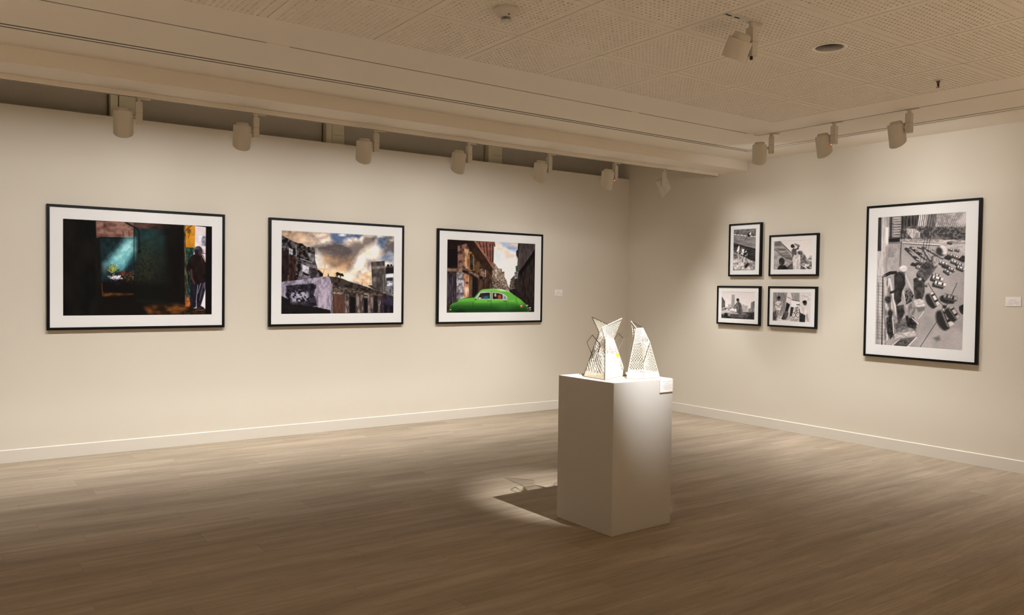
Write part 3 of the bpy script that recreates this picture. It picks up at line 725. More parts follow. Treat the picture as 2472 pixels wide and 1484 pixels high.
# ---- 1: dark interior, man in a doorway
def paint_doorway():
    p = Print([(260, 243), (1790, 325), (1785, 1227), (264, 1237)], 380, 252, (15, 12, 10))
    p.poly([(250, 230), (600, 250), (620, 1240), (250, 1240)], (10, 9, 8), (22, 18, 15), (90, 200, 2.5))
    p.poly([(590, 430), (660, 450), (665, 1100), (600, 1110)], (24, 24, 20), (14, 14, 12), (40, 120, 2), 12)
    p.poly([(985, 290), (1500, 300), (1510, 1130), (1000, 1100)], (16, 20, 18), (26, 30, 26), (80, 80, 2), 8)
    p.ell(1080, 420, 190, 130, (36, 70, 74), (24, 48, 52), (60, 60, 3), 0.9, 0.9)
    p.ell(1090, 560, 150, 170, (34, 52, 46), (22, 34, 30), (50, 50, 3), 0.9, 0.8)
    p.ell(1110, 740, 130, 170, (50, 46, 30), (20, 22, 16), (18, 18, 4), 0.8, 0.6)
    p.poly([(985, 282), (1490, 308), (1485, 350), (1240, 350), (1040, 346), (990, 340)], (86, 58, 52), (40, 26, 24), (120, 40, 2), 8)
    p.grad(lambda X, Y: ((X-1180)/200)*((X < 1500))*(Y < 420), (14, 10, 8), 0.75)
    p.poly([(598, 262), (985, 284), (988, 442), (640, 436), (604, 440)], (138, 102, 92), (92, 62, 54), (70, 40, 3), 6)
    p.line([(875, 380), (885, 440)], 14, (80, 44, 30), 10, .7); p.line([(935, 370), (942, 430)], 10, (84, 46, 32), 8, .7); p.ell(690, 315, 14, 14, (60, 34, 28), soft=.8)
    p.line([(640, 352), (985, 366)], 5, (104, 74, 64), 5, .7)
    p.poly([(640, 440), (988, 446), (998, 890), (660, 900)], (24, 42, 46), (16, 26, 28), (60, 60, 3), 5)
    p.line([(640, 438), (988, 446)], 12, (14, 14, 14), 6)
    p.poly([(905, 452), (985, 456), (985, 640), (880, 785), (700, 735), (690, 705)], (112, 178, 186), (70, 132, 140), (40, 40, 3), 46)
    p.poly([(930, 468), (984, 470), (984, 560), (860, 690), (800, 690), (790, 650)], (176, 226, 228), (130, 196, 200), (30, 30, 4), 46, 0.85)
    p.poly([(985, 640), (990, 890), (700, 890), (880, 785)], (22, 40, 42), (14, 22, 24), (30, 30, 3), 22, 0.8)
    p.ell(690, 750, 24, 44, (120, 126, 136), soft=.9, op=.5)
    p.line([(988, 340), (988, 880)], 7, (10, 14, 14), 4)
    r = random.Random(3)
    for k in range(70):
        a = r.uniform(-2.8, -0.3); L = r.uniform(30, 72); c = r.choice([(150, 158, 70), (92, 110, 40), (186, 186, 110), (50, 66, 24)])
        p.line([(765, 800), (765+L*math.cos(a)*0.95, 795+L*math.sin(a)*1.25)], 5, c, 3, .8)
    for k in range(80): p.ell(r.gauss(905, 40), r.gauss(815, 22), r.uniform(5, 11), r.uniform(4, 9), r.choice([(96, 40, 34), (60, 30, 24), (124, 62, 52), (40, 40, 18)]), soft=.5, op=.8)
    for k in range(90): p.ell(r.gauss(930, 38), r.gauss(870, 20), r.uniform(4, 9), r.uniform(4, 9), r.choice([(70, 66, 30), (30, 28, 14), (96, 84, 50), (16, 14, 10)]), soft=.5, op=.8)
    for k in range(90): p.ell(r.gauss(812, 30), r.gauss(845, 15), r.uniform(4, 9), r.uniform(4, 8), r.choice([(228, 220, 226), (200, 184, 200), (150, 130, 150), (238, 236, 240)]), soft=.5, op=.85)
    p.ell(830, 905, 130, 34, (12, 10, 14), soft=.6); p.ell(822, 908, 30, 18, (30, 24, 44), soft=.8)
    p.poly([(600, 900), (1520, 900), (1520, 1100), (600, 1100)], (12, 9, 7), soft=40, op=.75)
    p.line([(660, 905), (668, 1032)], 6, (120, 72, 34), 4, .8); p.poly([(670, 1000), (820, 1005), (980, 1012), (980, 1022), (700, 1040), (672, 1036)], (120, 74, 32), (60, 36, 16), (60, 20, 3), 10, .8)
    p.poly([(880, 276), (910, 278), (1030, 345), (1046, 380), (1050, 570), (1038, 570), (1034, 385), (1018, 355), (900, 290)], (16, 18, 18), soft=5)
    p.ell(1044, 582, 17, 19, (14, 15, 14), soft=.4)
    p.poly([(1310, 340), (1505, 320), (1515, 1130), (1330, 1100)], (12, 9, 8), (17, 14, 11), (60, 100, 2), 40)
    p.poly([(1090, 1140), (1520, 1120), (1540, 1170), (1430, 1228), (1140, 1230)], (112, 66, 26), (44, 26, 12), (70, 34, 3), 24, .95)
    p.poly([(1225, 1140), (1290, 1135), (1370, 1230), (1260, 1230)], (22, 14, 8), soft=20, op=.85)
    p.poly([(1530, 1180), (1720, 1160), (1720, 1230), (1440, 1230)], (52, 34, 18), (18, 12, 8), (30, 14, 4), 8)
    # doorway to the street
    p.poly([(1600, 318), (1735, 335), (1724, 1168), (1590, 1160)], (232, 222, 232), (206, 190, 198), (40, 60, 2), 3)
    for k in range(5): p.line([(1618, 352+k*15), (1732, 345+k*16)], 5, (206, 178, 168), 4, .8)
    p.poly([(1680, 450), (1700, 424), (1732, 420), (1732, 530), (1684, 520)], (150, 150, 166), (96, 96, 110), (16, 16, 4), 6)
    p.poly([(1503, 312), (1616, 318), (1614, 545), (1518, 545)], (212, 148, 44), (180, 118, 34), (40, 60, 3), 4)
    p.line([(1510, 380), (1545, 335), (1580, 320)], 8, (50, 34, 22), 5); p.ell(1552, 372, 20, 26, (90, 56, 22), (30, 18, 10), (10, 10, 5), .5, .8); p.line([(1560, 400), (1545, 440)], 6, (80, 50, 20), 6, .7)
    p.poly([(1518, 540), (1612, 545), (1575, 700), (1565, 1085), (1528, 1080)], (46, 84, 72), (20, 42, 38), (24, 34, 5), 4)
    p.poly([(1500, 312), (1518, 316), (1530, 1100), (1512, 1110)], (120, 92, 60), (48, 34, 22), (10, 40, 4), 4, .9)
    p.poly([(1514, 1060), (1545, 1045), (1575, 1120), (1560, 1150), (1515, 1150)], (184, 104, 50), (110, 60, 28), (20, 20, 3), 8)
    # the man
    p.poly([(1568, 880), (1722, 885), (1720, 960), (1690, 1090), (1672, 1135), (1712, 1160), (1700, 1172), (1630, 1160), (1628, 1090), (1622, 1150), (1575, 1168), (1560, 1080)], (20, 18, 26), (32, 29, 40), (20, 60, 3), 4)
    p.poly([(1686, 1095), (1720, 990), (1718, 1150), (1680, 1130)], (224, 214, 222), soft=4)
    for a, b, w in (((1642, 925), (1624, 1100), 6), ((1676, 900), (1640, 1010), 5), ((1712, 900), (1708, 960), 5), ((1700, 910), (1660, 1080), 3)): p.line([a, b], w, (176, 166, 190), 4, .8)
    p.poly([(1612, 608), (1572, 630), (1540, 690), (1526, 760), (1560, 790), (1566, 900), (1650, 912), (1726, 892), (1728, 690), (1700, 625), (1660, 612)], (30, 20, 17), (17, 11, 10), (40, 60, 3), 4)
    p.line([(1692, 632), (1724, 690)], 9, (206, 170, 158), 5, .85); p.line([(1676, 640), (1690, 700)], 5, (90, 62, 56), 5, .7)
    p.line([(1575, 770), (1580, 850), (1606, 905)], 22, (64, 44, 38), 6); p.line([(1540, 770), (1556, 920)], 14, (22, 15, 13), 6)
    p.ell(1648, 578, 42, 50, (36, 29, 36), (22, 17, 20), (20, 20, 3), .12); p.ell(1674, 592, 24, 30, (74, 54, 56), soft=.5, op=.8); p.ell(1636, 548, 26, 14, (104, 98, 122), soft=.8, op=.7)
    p.line([(1694, 602), (1726, 604)], 5, (30, 20, 20), 3)
    p.poly([(1726, 330), (1795, 322), (1790, 1232), (1718, 1230)], (10, 7, 7), soft=3)
    p.line([(1620, 1180), (1700, 1186)], 6, (170, 110, 60), 6, .6)
    return p.grain(6, 6, 0.06)

# ---- 2: ruined houses under a stormy evening sky
def paint_rooftop():
    p = Print([(240, 264), (1541, 337), (1530, 1226), (232, 1230)], 300, 212, (206, 190, 176))
    A = np.arange(len(p.X)); one = np.ones(len(A))
    p.put(A, one, (96, 88, 88), (240, 226, 212), (190, 130, 4))
    p.ell(340, 300, 150, 60, (116, 92, 74), (196, 170, 144), (60, 40, 4), .7, .9)
    p.ell(470, 370, 130, 70, (236, 206, 176), (206, 166, 134), (60, 50, 3), .8, .9)
    p.ell(700, 320, 150, 55, (150, 128, 112), (226, 206, 190), (70, 40, 4), .7, .85)
    p.poly([(815, 296), (1160, 316), (1140, 370), (1040, 352), (960, 410), (880, 420), (815, 392)], (66, 86, 122), (92, 110, 142), (90, 50, 3), 14, rag=(60, 20))
    p.poly([(1330, 335), (1470, 345), (1440, 470), (1370, 500), (1325, 430)], (66, 82, 112), (112, 122, 144), (60, 50, 3), 16, rag=(50, 24))
    p.poly([(1340, 590), (1480, 520), (1535, 530), (1535, 660), (1330, 620)], (110, 122, 148), (160, 164, 176), (80, 40, 3), 20, .9, rag=(50, 20))
    p.ell(1050, 400, 85, 48, (246, 236, 226), (190, 172, 160), (36, 30, 4), .5); p.ell(735, 400, 90, 45, (246, 234, 220), (210, 186, 166), (40, 30, 3), .6); p.ell(940, 320, 40, 16, (236, 228, 220), soft=.7)
    p.poly([(640, 440), (900, 400), (1010, 440), (1150, 400), (1200, 340), (1330, 345), (1320, 420), (1130, 540), (1090, 640), (900, 640), (740, 590), (660, 540)], (78, 70, 72), (118, 106, 100), (120, 80, 4), 26, .95, rag=(70, 30))
    p.poly([(700, 560), (1080, 590), (1070, 700), (1000, 770), (830, 700), (720, 650)], (190, 150, 112), (132, 106, 88), (110, 70, 3), 40, .9, rag=(60, 24))
    p.poly([(640, 480), (700, 540), (700, 700), (640, 680)], (176, 186, 204), (226, 214, 200), (60, 60, 3), 20, .7)
    p.poly([(1000, 800), (1070, 660), (1120, 560), (1210, 470), (1330, 400), (1400, 520), (1330, 620), (1230, 620), (1190, 720), (1080, 790)], (252, 246, 240), (242, 222, 200), (90, 60, 3), 40, .98, rag=(60, 24))
    p.poly([(640, 690), (960, 720), (1020, 800), (1100, 860), (700, 830)], (238, 208, 170), (222, 182, 138), (120, 60, 2), 40, .9)
    p.ell(1010, 815, 90, 50, (254, 244, 226), soft=.9); p.poly([(1190, 650), (1280, 640), (1285, 760), (1210, 720)], (150, 138, 140), (206, 190, 178), (40, 40, 4), 16, .8)
    p.poly([(1070, 830), (1180, 760), (1280, 740), (1285, 910), (1160, 900)], (206, 164, 130), (244, 216, 184), (50, 40, 4), 14, .9, rag=(40, 16))
    # left ruin
    p.poly([(236, 318), (330, 370), (420, 412), (470, 414), (530, 455), (600, 462), (622, 480), (626, 610), (640, 660), (650, 712), (690, 740), (716, 765), (714, 800), (540, 830), (236, 862)], (18, 14, 14), (88, 80, 80), (26, 26, 5), 3, rag=(14, 4))
    p.poly([(330, 560), (400, 570), (400, 840), (320, 850)], (64, 40, 32), (28, 18, 16), (20, 50, 4), 6)
    p.poly([(540, 520), (610, 540), (616, 640), (560, 620)], (150, 150, 156), (80, 78, 80), (30, 30, 4), 8)
    p.poly([(440, 640), (640, 670), (660, 800), (430, 830)], (120, 114, 122), (52, 46, 50), (40, 40, 5), 8)
    p.poly([(478, 656), (556, 690), (550, 770), (478, 750)], (206, 204, 212), (150, 146, 156), (24, 24, 4), 5)
    p.poly([(240, 400), (300, 420), (300, 470), (240, 470)], (110, 108, 116), (40, 34, 36), (20, 20, 5), 8)
    p.poly([(325, 466), (368, 486), (366, 552), (325, 530)], (176, 180, 190), soft=3); p.line([(346, 474), (346, 545)], 4, (30, 24, 24)); p.line([(325, 500), (368, 518)], 4, (30, 24, 24))
    p.line([(405, 440), (410, 560)], 12, (150, 146, 150), 6, .8); p.line([(455, 590), (590, 640)], 8, (190, 186, 190), 5, .8)
    p.poly([(236, 500), (320, 490), (325, 700), (300, 850), (236, 850)], (22, 16, 15), (44, 30, 26), (30, 60, 3), 6)
    p.poly([(430, 650), (462, 650), (455, 740), (425, 740)], (18, 14, 14), soft=5); p.poly([(484, 742), (560, 780), (545, 795), (484, 772)], (24, 20, 22), soft=4)
    p.ell(618, 750, 34, 48, (52, 46, 50), (30, 26, 28), (20, 20, 3), .2)
    # lower wall
    p.poly([(234, 862), (560, 820), (790, 798), (822, 880), (825, 1228), (232, 1232)], (166, 158, 178), (104, 96, 110), (36, 90, 4), 3)
    p.poly([(290, 905), (400, 890), (600, 884), (640, 900), (610, 1000), (650, 1130), (600, 1150), (330, 1110), (285, 1000)], (22, 19, 24), (48, 44, 54), (30, 30, 4), 6, rag=(22, 12))
    p.poly([(330, 990), (430, 950), (540, 980), (560, 1080), (470, 1100), (360, 1090)], (26, 24, 30), (190, 184, 204), (22, 22, 6), 20, .85)
    p.poly([(660, 850), (790, 805), (800, 1185), (660, 1165)], (176, 164, 182), (132, 120, 134), (30, 80, 4), 8)
    p.line([(655, 1000), (760, 900)], 4, (90, 80, 90), 4, .8); p.line([(765, 880), (768, 1020)], 5, (150, 110, 90), 5, .7)
    p.poly([(230, 1020), (320, 1060), (340, 1112), (640, 1150), (800, 1188), (806, 1232), (230, 1234)], (18, 15, 16), (26, 22, 22), (60, 30, 2), 5, rag=(16, 6))
    # long roof and street front
    p.poly([(786, 798), (862, 804), (930, 820), (1010, 856), (1164, 900), (1300, 950), (1400, 985), (1535, 1040), (1532, 1230), (820, 1230), (812, 870)], (32, 25, 23), (62, 52, 48), (30, 30, 4), 3, rag=(12, 4))
    p.poly([(820, 900), (1000, 930), (1200, 975), (1400, 1010), (1400, 1030), (1000, 985), (825, 960)], (50, 40, 34), (104, 90, 80), (24, 14, 5), 8, .9)
    p.poly([(800, 880), (826, 880), (834, 1228), (806, 1228)], (140, 128, 138), (90, 80, 84), (12, 60, 4), 4)
    p.poly([(834, 1000), (958, 1014), (966, 1220), (842, 1222)], (92, 64, 52), (70, 46, 38), (18, 80, 3), 4); p.poly([(836, 972), (950, 985), (950, 1008), (836, 998)], (170, 150, 140), (90, 76, 70), (24, 10, 4), 4)
    for x0, x1 in ((968, 1015), (1100, 1180), (1232, 1296), (1350, 1384)):
        p.poly([(x0, 1000), (x1, 1012), (x1, 1222), (x0, 1222)], (140, 124, 116), (64, 54, 52), (16, 50, 5), 6, .9)
    p.poly([(1024, 1036), (1090, 1042), (1092, 1222), (1026, 1222)], (18, 14, 15), soft=5); p.poly([(1188, 1060), (1230, 1066), (1232, 1222), (1190, 1222)], (16, 13, 15), soft=5); p.poly([(1300, 1080), (1348, 1085), (1348, 1222), (1300, 1222)], (24, 20, 24), soft=5)
    p.line([(1195, 1000), (1225, 1006)], 18, (170, 160, 160), 6, .7); p.line([(1195, 1035), (1225, 1040)], 14, (160, 150, 150), 6, .7)
    p.poly([(1395, 1015), (1535, 1045), (1532, 1230), (1400, 1228)], (54, 46, 64), (34, 28, 38), (40, 60, 3), 6); p.poly([(1420, 1130), (1460, 1135), (1460, 1228), (1420, 1228)], (20, 16, 20), soft=5); p.poly([(1488, 1140), (1525, 1145), (1525, 1228), (1488, 1228)], (20, 16, 20), soft=5)
    # tower and far block
    p.poly([(1230, 905), (1384, 895), (1390, 985), (1300, 950)], (44, 38, 36), (70, 62, 58), (24, 20, 3), 4)
    p.poly([(1438, 705), (1470, 690), (1536, 690), (1534, 1010), (1436, 980)], (120, 118, 130), (62, 58, 62), (20, 24, 5), 4)
    p.poly([(1440, 700), (1536, 695), (1536, 762), (1440, 770)], (30, 25, 26), soft=5); p.ell(1470, 675, 16, 14, (22, 18, 18)); p.ell(1505, 672, 12, 12, (22, 18, 18)); p.line([(1440, 692), (1536, 684)], 8, (26, 22, 22))
    p.poly([(1445, 776), (1534, 768), (1534, 812), (1445, 816)], (220, 222, 232), soft=5); p.poly([(1450, 822), (1520, 820), (1518, 850), (1450, 850)], (44, 40, 46), soft=5); p.poly([(1455, 860), (1530, 858), (1526, 910), (1455, 915)], (206, 208, 222), (120, 118, 130), (20, 16, 4), 5)
    p.poly([(1273, 636), (1430, 620), (1440, 985), (1390, 985), (1284, 905)], (82, 76, 74), (54, 48, 46), (36, 70, 4), 3); p.poly([(1280, 684), (1432, 676), (1432, 708), (1280, 716)], (150, 140, 134), (104, 96, 90), (40, 14, 3), 6, .85)
    p.ell(1310, 840, 22, 34, (150, 142, 140), (80, 72, 70), (10, 10, 4), .4, .8); p.line([(1410, 790), (1422, 985)], 10, (130, 122, 122), 8, .7)
    # goat on the roof, aerial, spikes
    p.poly([(864, 756), (885, 749), (905, 758), (925, 766), (942, 762), (946, 772), (958, 784), (952, 800), (938, 798), (926, 792), (922, 812), (913, 812), (912, 790), (890, 786), (886, 806), (878, 806), (876, 790), (868, 806), (862, 804), (868, 782)], (24, 19, 17), soft=3)
    p.line([(868, 758), (856, 768), (854, 786)], 4, (30, 24, 20)); p.line([(742, 648), (740, 700), (716, 762)], 4, (110, 80, 60), 3, .9); p.poly([(770, 800), (776, 760), (782, 776), (786, 800)], (24, 20, 20), soft=3); p.line([(1164, 900), (1170, 870)], 5, (40, 32, 28))
    return p.grain(8, 8, 0.05)

# ---- 3: green car in a narrow street
def paint_car():
    p = Print([(276, 258), (1445, 324), (1425, 1226), (264, 1237)], 270, 205, (216, 220, 226))
    p.grad(lambda X, Y: (Y-380)/500, (238, 228, 216))
    p.poly([(960, 290), (1230, 305), (1215, 420), (1080, 400), (1000, 345)], (124, 150, 192), (164, 178, 204), (70, 40, 3), 22, rag=(50, 20))
    p.poly([(895, 310), (970, 320), (1060, 370), (1110, 440), (1180, 470), (1170, 520), (1060, 510), (990, 420), (905, 390)], (240, 222, 206), (214, 196, 186), (60, 40, 3), 20, rag=(40, 18))
    p.poly([(1085, 310), (1215, 318), (1205, 370), (1110, 350)], (214, 176, 154), (230, 204, 186), (50, 30, 3), 18, .8, rag=(40, 14))
    p.poly([(900, 420), (985, 430), (1000, 560), (900, 580)], (206, 214, 224), soft=40, op=.8)
    # far houses left and right
    p.poly([(880, 560), (915, 590), (950, 650), (1000, 655), (1000, 690), (1035, 690), (1035, 760), (1062, 810), (1080, 870), (1100, 905), (1100, 950), (860, 930)], (172, 152, 136), (80, 64, 56), (9, 12, 4), 3, rag=(12, 5))
    p.poly([(905, 600), (960, 660), (960, 840), (905, 790)], (190, 176, 162), (110, 92, 80), (12, 30, 5), 5); p.line([(905, 790), (990, 860)], 8, (200, 190, 180), 5, .7)
    p.poly([(870, 760), (1000, 850), (1060, 930), (870, 930)], (60, 48, 42), (140, 124, 110), (9, 10, 4), 6)
    p.poly([(1100, 880), (1120, 790), (1165, 740), (1215, 660), (1240, 720), (1240, 1000), (1100, 960)], (110, 98, 92), (36, 30, 28), (8, 12, 5), 3, rag=(10, 4))
    # right house
    p.poly([(1218, 308), (1450, 318), (1432, 1230), (1300, 1110), (1180, 1000), (1160, 800), (1225, 700), (1205, 620), (1212, 520), (1196, 480), (1192, 420), (1212, 400)], (26, 20, 19), (46, 38, 34), (20, 80, 3), 3)
    p.poly([(1236, 316), (1442, 326), (1440, 392), (1330, 560), (1222, 694), (1206, 640), (1222, 500)], (82, 74, 72), (58, 50, 48), (14, 60, 3), 4)
    for k in range(13):
        x = 1250+k*15; p.line([(x, 322), (x-6, 322+max(20, 330-k*24))], 4, (26, 20, 20), 3, .8)
    p.poly([(1445, 390), (1445, 470), (1235, 760), (1225, 700)], (14, 10, 10), soft=6)
    p.poly([(1183, 620), (1212, 610), (1214, 690), (1186, 690)], (60, 84, 66), (30, 40, 34), (10, 20, 4), 4); p.poly([(1170, 700), (1215, 690), (1210, 780), (1165, 790)], (150, 150, 158), (70, 64, 66), (10, 20, 5), 4); p.line([(1190, 480), (1200, 530)], 5, (150, 146, 146)); p.poly([(1190, 420), (1218, 400), (1216, 470), (1192, 480)], (40, 36, 36), soft=4)
    for k in range(6): p.line([(1270+k*28, 760-k*20), (1268+k*28, 1000)], 6, (60, 48, 42), 5, .5)
    p.poly([(1095, 930), (1180, 920), (1330, 1100), (1430, 1140), (1430, 1232), (1200, 1232)], (22, 17, 17), (36, 30, 30), (30, 14, 3), 8)
    # left house
    p.poly([(270, 250), (908, 296), (914, 350), (898, 356), (890, 560), (872, 640), (866, 770), (872, 930), (700, 1010), (264, 1240)], (58, 40, 31), (30, 20, 16), (46, 60, 4), 3)
    p.poly([(270, 250), (640, 275), (560, 330), (520, 310), (410, 350), (405, 640), (276, 640)], (24, 15, 13), (34, 22, 18), (40, 40, 3), 8)
    p.poly([(290, 380), (408, 372), (412, 610), (286, 620)], (18, 11, 13), soft=8); p.line([(285, 385), (400, 375)], 5, (50, 34, 28), 4)
    p.poly([(412, 345), (536, 318), (576, 420), (572, 690), (500, 690), (414, 645)], (128, 96, 84), (66, 42, 36), (26, 40, 5), 6)
    p.poly([(500, 380), (560, 400), (566, 640), (520, 660), (500, 560)], (206, 168, 128), (150, 106, 76), (18, 24, 4), 12, .9); p.poly([(540, 520), (566, 530), (566, 620), (540, 610)], (150, 76, 44), (110, 60, 40), (12, 14, 4), 8)
    p.poly([(556, 312), (640, 282), (880, 640), (868, 760), (700, 560), (580, 420)], (34, 22, 16), (52, 34, 24), (40, 40, 3), 6)
    p.poly([(566, 430), (590, 425), (630, 480), (636, 680), (566, 682)], (180, 128, 68), (120, 84, 50), (16, 20, 3), 5); p.poly([(574, 445), (600, 450), (620, 500), (624, 672), (574, 672)], (26, 20, 18), (70, 64, 54), (10, 60, 3), 4)
    p.poly([(640, 540), (700, 560), (860, 740), (865, 930), (690, 990), (640, 720)], (92, 66, 46), (52, 36, 26), (30, 50, 4), 8)
    p.poly([(640, 282), (908, 302), (914, 348), (896, 354), (880, 640), (700, 370)], (150, 100, 86), (112, 70, 60), (30, 40, 3), 4)
    for a, b in (((700, 300), (720, 360)), ((756, 300), (770, 440)), ((800, 310), (810, 480)), ((845, 320), (850, 540)), ((878, 330), (876, 560))): p.line([a, b], 13, (44, 26, 22), 6, .85)
    p.line([(640, 286), (880, 636)], 10, (176, 124, 106), 5, .8); p.line([(880, 300), (912, 352)], 10, (60, 40, 34), 4); p.line([(700, 400), (870, 600)], 6, (60, 36, 28), 4, .8)
    # ledge, door, plaster
    p.poly([(274, 640), (420, 645), (520, 655), (700, 745), (690, 770), (570, 710), (490, 700), (276, 690)], (140, 116, 100), (80, 60, 48), (40, 16, 4), 4); p.poly([(480, 665), (560, 690), (556, 710), (480, 700)], (24, 16, 14), soft=5, rag=(10, 5))
    p.poly([(276, 715), (410, 715), (404, 1085), (270, 1120)], (38, 30, 34), (70, 64, 74), (16, 90, 4), 5)
    for k in range(4): p.line([(300+k*30, 730), (298+k*30, 1080)], 7, (24, 18, 22), 5, .8)
    p.poly([(398, 690), (500, 705), (505, 1040), (400, 1070)], (184, 180, 190), (104, 92, 92), (24, 40, 4), 6, rag=(16, 8)); p.poly([(418, 775), (490, 770), (490, 800), (420, 800)], (80, 70, 74), soft=6, op=.8); p.ell(410, 1000, 34, 60, (60, 52, 58), soft=.8, op=.6); p.line([(350, 900), (420, 880)], 10, (40, 32, 36), 6, .8); p.line([(345, 980), (500, 985)], 12, (60, 50, 56), 8, .6)
    p.poly([(500, 715), (566, 735), (566, 1030), (500, 1040)], (204, 150, 114), (150, 96, 70), (18, 40, 4), 6); p.ell(530, 940, 26, 50, (240, 214, 196), soft=.8, op=.8); p.poly([(528, 824), (552, 826), (552, 852), (528, 852)], (40, 42, 52), soft=3)
    p.poly([(566, 740), (612, 760), (612, 1030), (566, 1030)], (96, 76, 58), (70, 52, 40), (12, 60, 4), 4); p.poly([(610, 750), (680, 775), (684, 930), (640, 1035), (606, 1035)], (24, 16, 15), soft=5)
    p.poly([(706, 660), (740, 650), (770, 690), (765, 760), (710, 740)], (150, 120, 100), (90, 66, 54), (16, 20, 4), 6); p.poly([(700, 745), (755, 765), (735, 800), (705, 790)], (20, 14, 13), soft=6); p.line([(782, 670), (782, 760)], 9, (190, 180, 172), 5, .8)
    p.poly([(685, 800), (870, 780), (872, 940), (690, 1000)], (78, 56, 44), (44, 30, 24), (20, 60, 4), 10); p.line([(830, 820), (832, 920)], 10, (30, 22, 18), 6, .7); p.line([(905, 860), (905, 915)], 5, (190, 180, 170), 4, .7)
    # the car
    body = [(262, 1240), (300, 1206), (312, 1140), (345, 1108), (402, 1092), (428, 1058), (500, 1044), (626, 1034), (664, 1000), (702, 948), (745, 924), (860, 916), (980, 920), (1060, 938), (1116, 972), (1190, 1020), (1252, 1064), (1302, 1112), (1338, 1160), (1352, 1232)]
    p.poly(body, (92, 164, 60), soft=3)
    m = p.sub(255, 1360, 905, 1245); before = p.I.copy()
    p.poly([(400, 1100), (1320, 1110), (1360, 1235), (255, 1245), (310, 1130)], (40, 88, 32), soft=40, op=.95)
    p.poly([(330, 1170), (1340, 1180), (1360, 1240), (255, 1245)], (18, 42, 17), soft=40, op=.95)
    p.poly([(700, 950), (860, 917), (1060, 940), (1000, 960), (860, 940), (720, 965)], (128, 190, 86), soft=14, op=.9); p.ell(1000, 935, 60, 10, (226, 232, 220), soft=.9, op=.8, ang=12)
    p.poly([(640, 1070), (1150, 1078), (1180, 1100), (640, 1098)], (98, 176, 60), soft=16, op=.9); p.poly([(430, 1062), (620, 1045), (620, 1075), (420, 1085)], (92, 170, 60), soft=14, op=.8); p.ell(1230, 1090, 50, 26, (108, 178, 64), soft=.9, op=.7, ang=35)
    p.ell(450, 1235, 66, 46, (14, 34, 14), soft=.35, op=.9); p.ell(1040, 1140, 90, 52, (56, 116, 42), soft=.8, op=.6)
    # keep the bodywork inside its outline
    keep = Print.__new__(Print); keep.X, keep.Y, keep.I, keep.seed = p.X, p.Y, np.zeros_like(p.I), 1; keep.nx, keep.ny = p.nx, p.ny
    keep.poly(body, (1, 1, 1), soft=3); k_ = keep.I[:, :1]; bg = before; p.I = p.I*k_ + bg*(1-k_)
    p.poly([(660, 1054), (712, 966), (760, 958), (850, 960), (850, 1056)], (188, 192, 192), soft=3); p.poly([(674, 1050), (718, 974), (842, 968), (842, 1050)], (28, 22, 22), (50, 40, 38), (30, 20, 3), 3)
    p.poly([(868, 960), (962, 968), (1036, 994), (1072, 1030), (1066, 1062), (868, 1058)], (188, 192, 192), soft=3); p.poly([(876, 970), (956, 976), (1008, 994), (1010, 1054), (876, 1052)], (30, 22, 20), (56, 38, 32), (20, 20, 3), 3); p.poly([(1020, 1000), (1060, 1034), (1056, 1054), (1020, 1054)], (120, 120, 140), soft=4)
    p.line([(736, 985), (736, 1050)], 6, (70, 60, 56), 3); p.ell(790, 1032, 38, 18, (38, 92, 120), soft=.5); p.ell(706, 1040, 18, 8, (220, 216, 206), soft=.5); p.ell(968, 1026, 22, 26, (170, 72, 38), soft=.5); p.ell(912, 1000, 12, 22, (196, 170, 150), soft=.5); p.ell(900, 1040, 20, 14, (20, 16, 16), soft=.4)
    p.line([(628, 1040), (660, 1000), (700, 952)], 6, (60, 60, 58), 3); p.line([(640, 1062), (700, 975)], 5, (196, 200, 196), 3)
    p.line([(612, 1100), (612, 1220)], 4, (20, 54, 18), 3, .8); p.line([(857, 965), (857, 1228)], 5, (24, 66, 22), 3, .9); p.line([(1062, 1080), (1060, 1220)], 4, (24, 66, 22), 3, .8); p.line([(640, 1080), (612, 1110)], 4, (30, 80, 26), 3, .8)
    p.line([(690, 1062), (1160, 1076)], 4, (170, 190, 160), 3, .8); p.line([(808, 1080), (846, 1081)], 8, (40, 60, 38), 3); p.line([(1024, 1083), (1062, 1085)], 8, (40, 60, 38), 3); p.line([(1186, 1020), (1190, 1080), (1210, 1110)], 4, (26, 76, 24), 3, .9); p.ell(652, 1060, 12, 8, (40, 50, 44), soft=.4)
    p.ell(1258, 1148, 16, 20, (190, 70, 60), soft=.3); p.ell(1254, 1142, 7, 9, (240, 226, 220), soft=.4); p.line([(1300, 1110), (1345, 1170), (1350, 1220)], 5, (120, 150, 90), 4, .7)
    p.ell(1330, 1138, 12, 6, (224, 222, 214), soft=.4); p.ell(1368, 1170, 14, 6, (224, 222, 214), soft=.4); p.ell(1372, 1196, 10, 5, (190, 190, 190), soft=.5); p.ell(318, 1194, 9, 6, (206, 206, 196), soft=.4); p.line([(1100, 962), (1140, 985)], 7, (140, 150, 150), 4, .7)
    return p.grain(7, 7, 0.04)

def g(v): return (v, v*0.955, v*0.945)
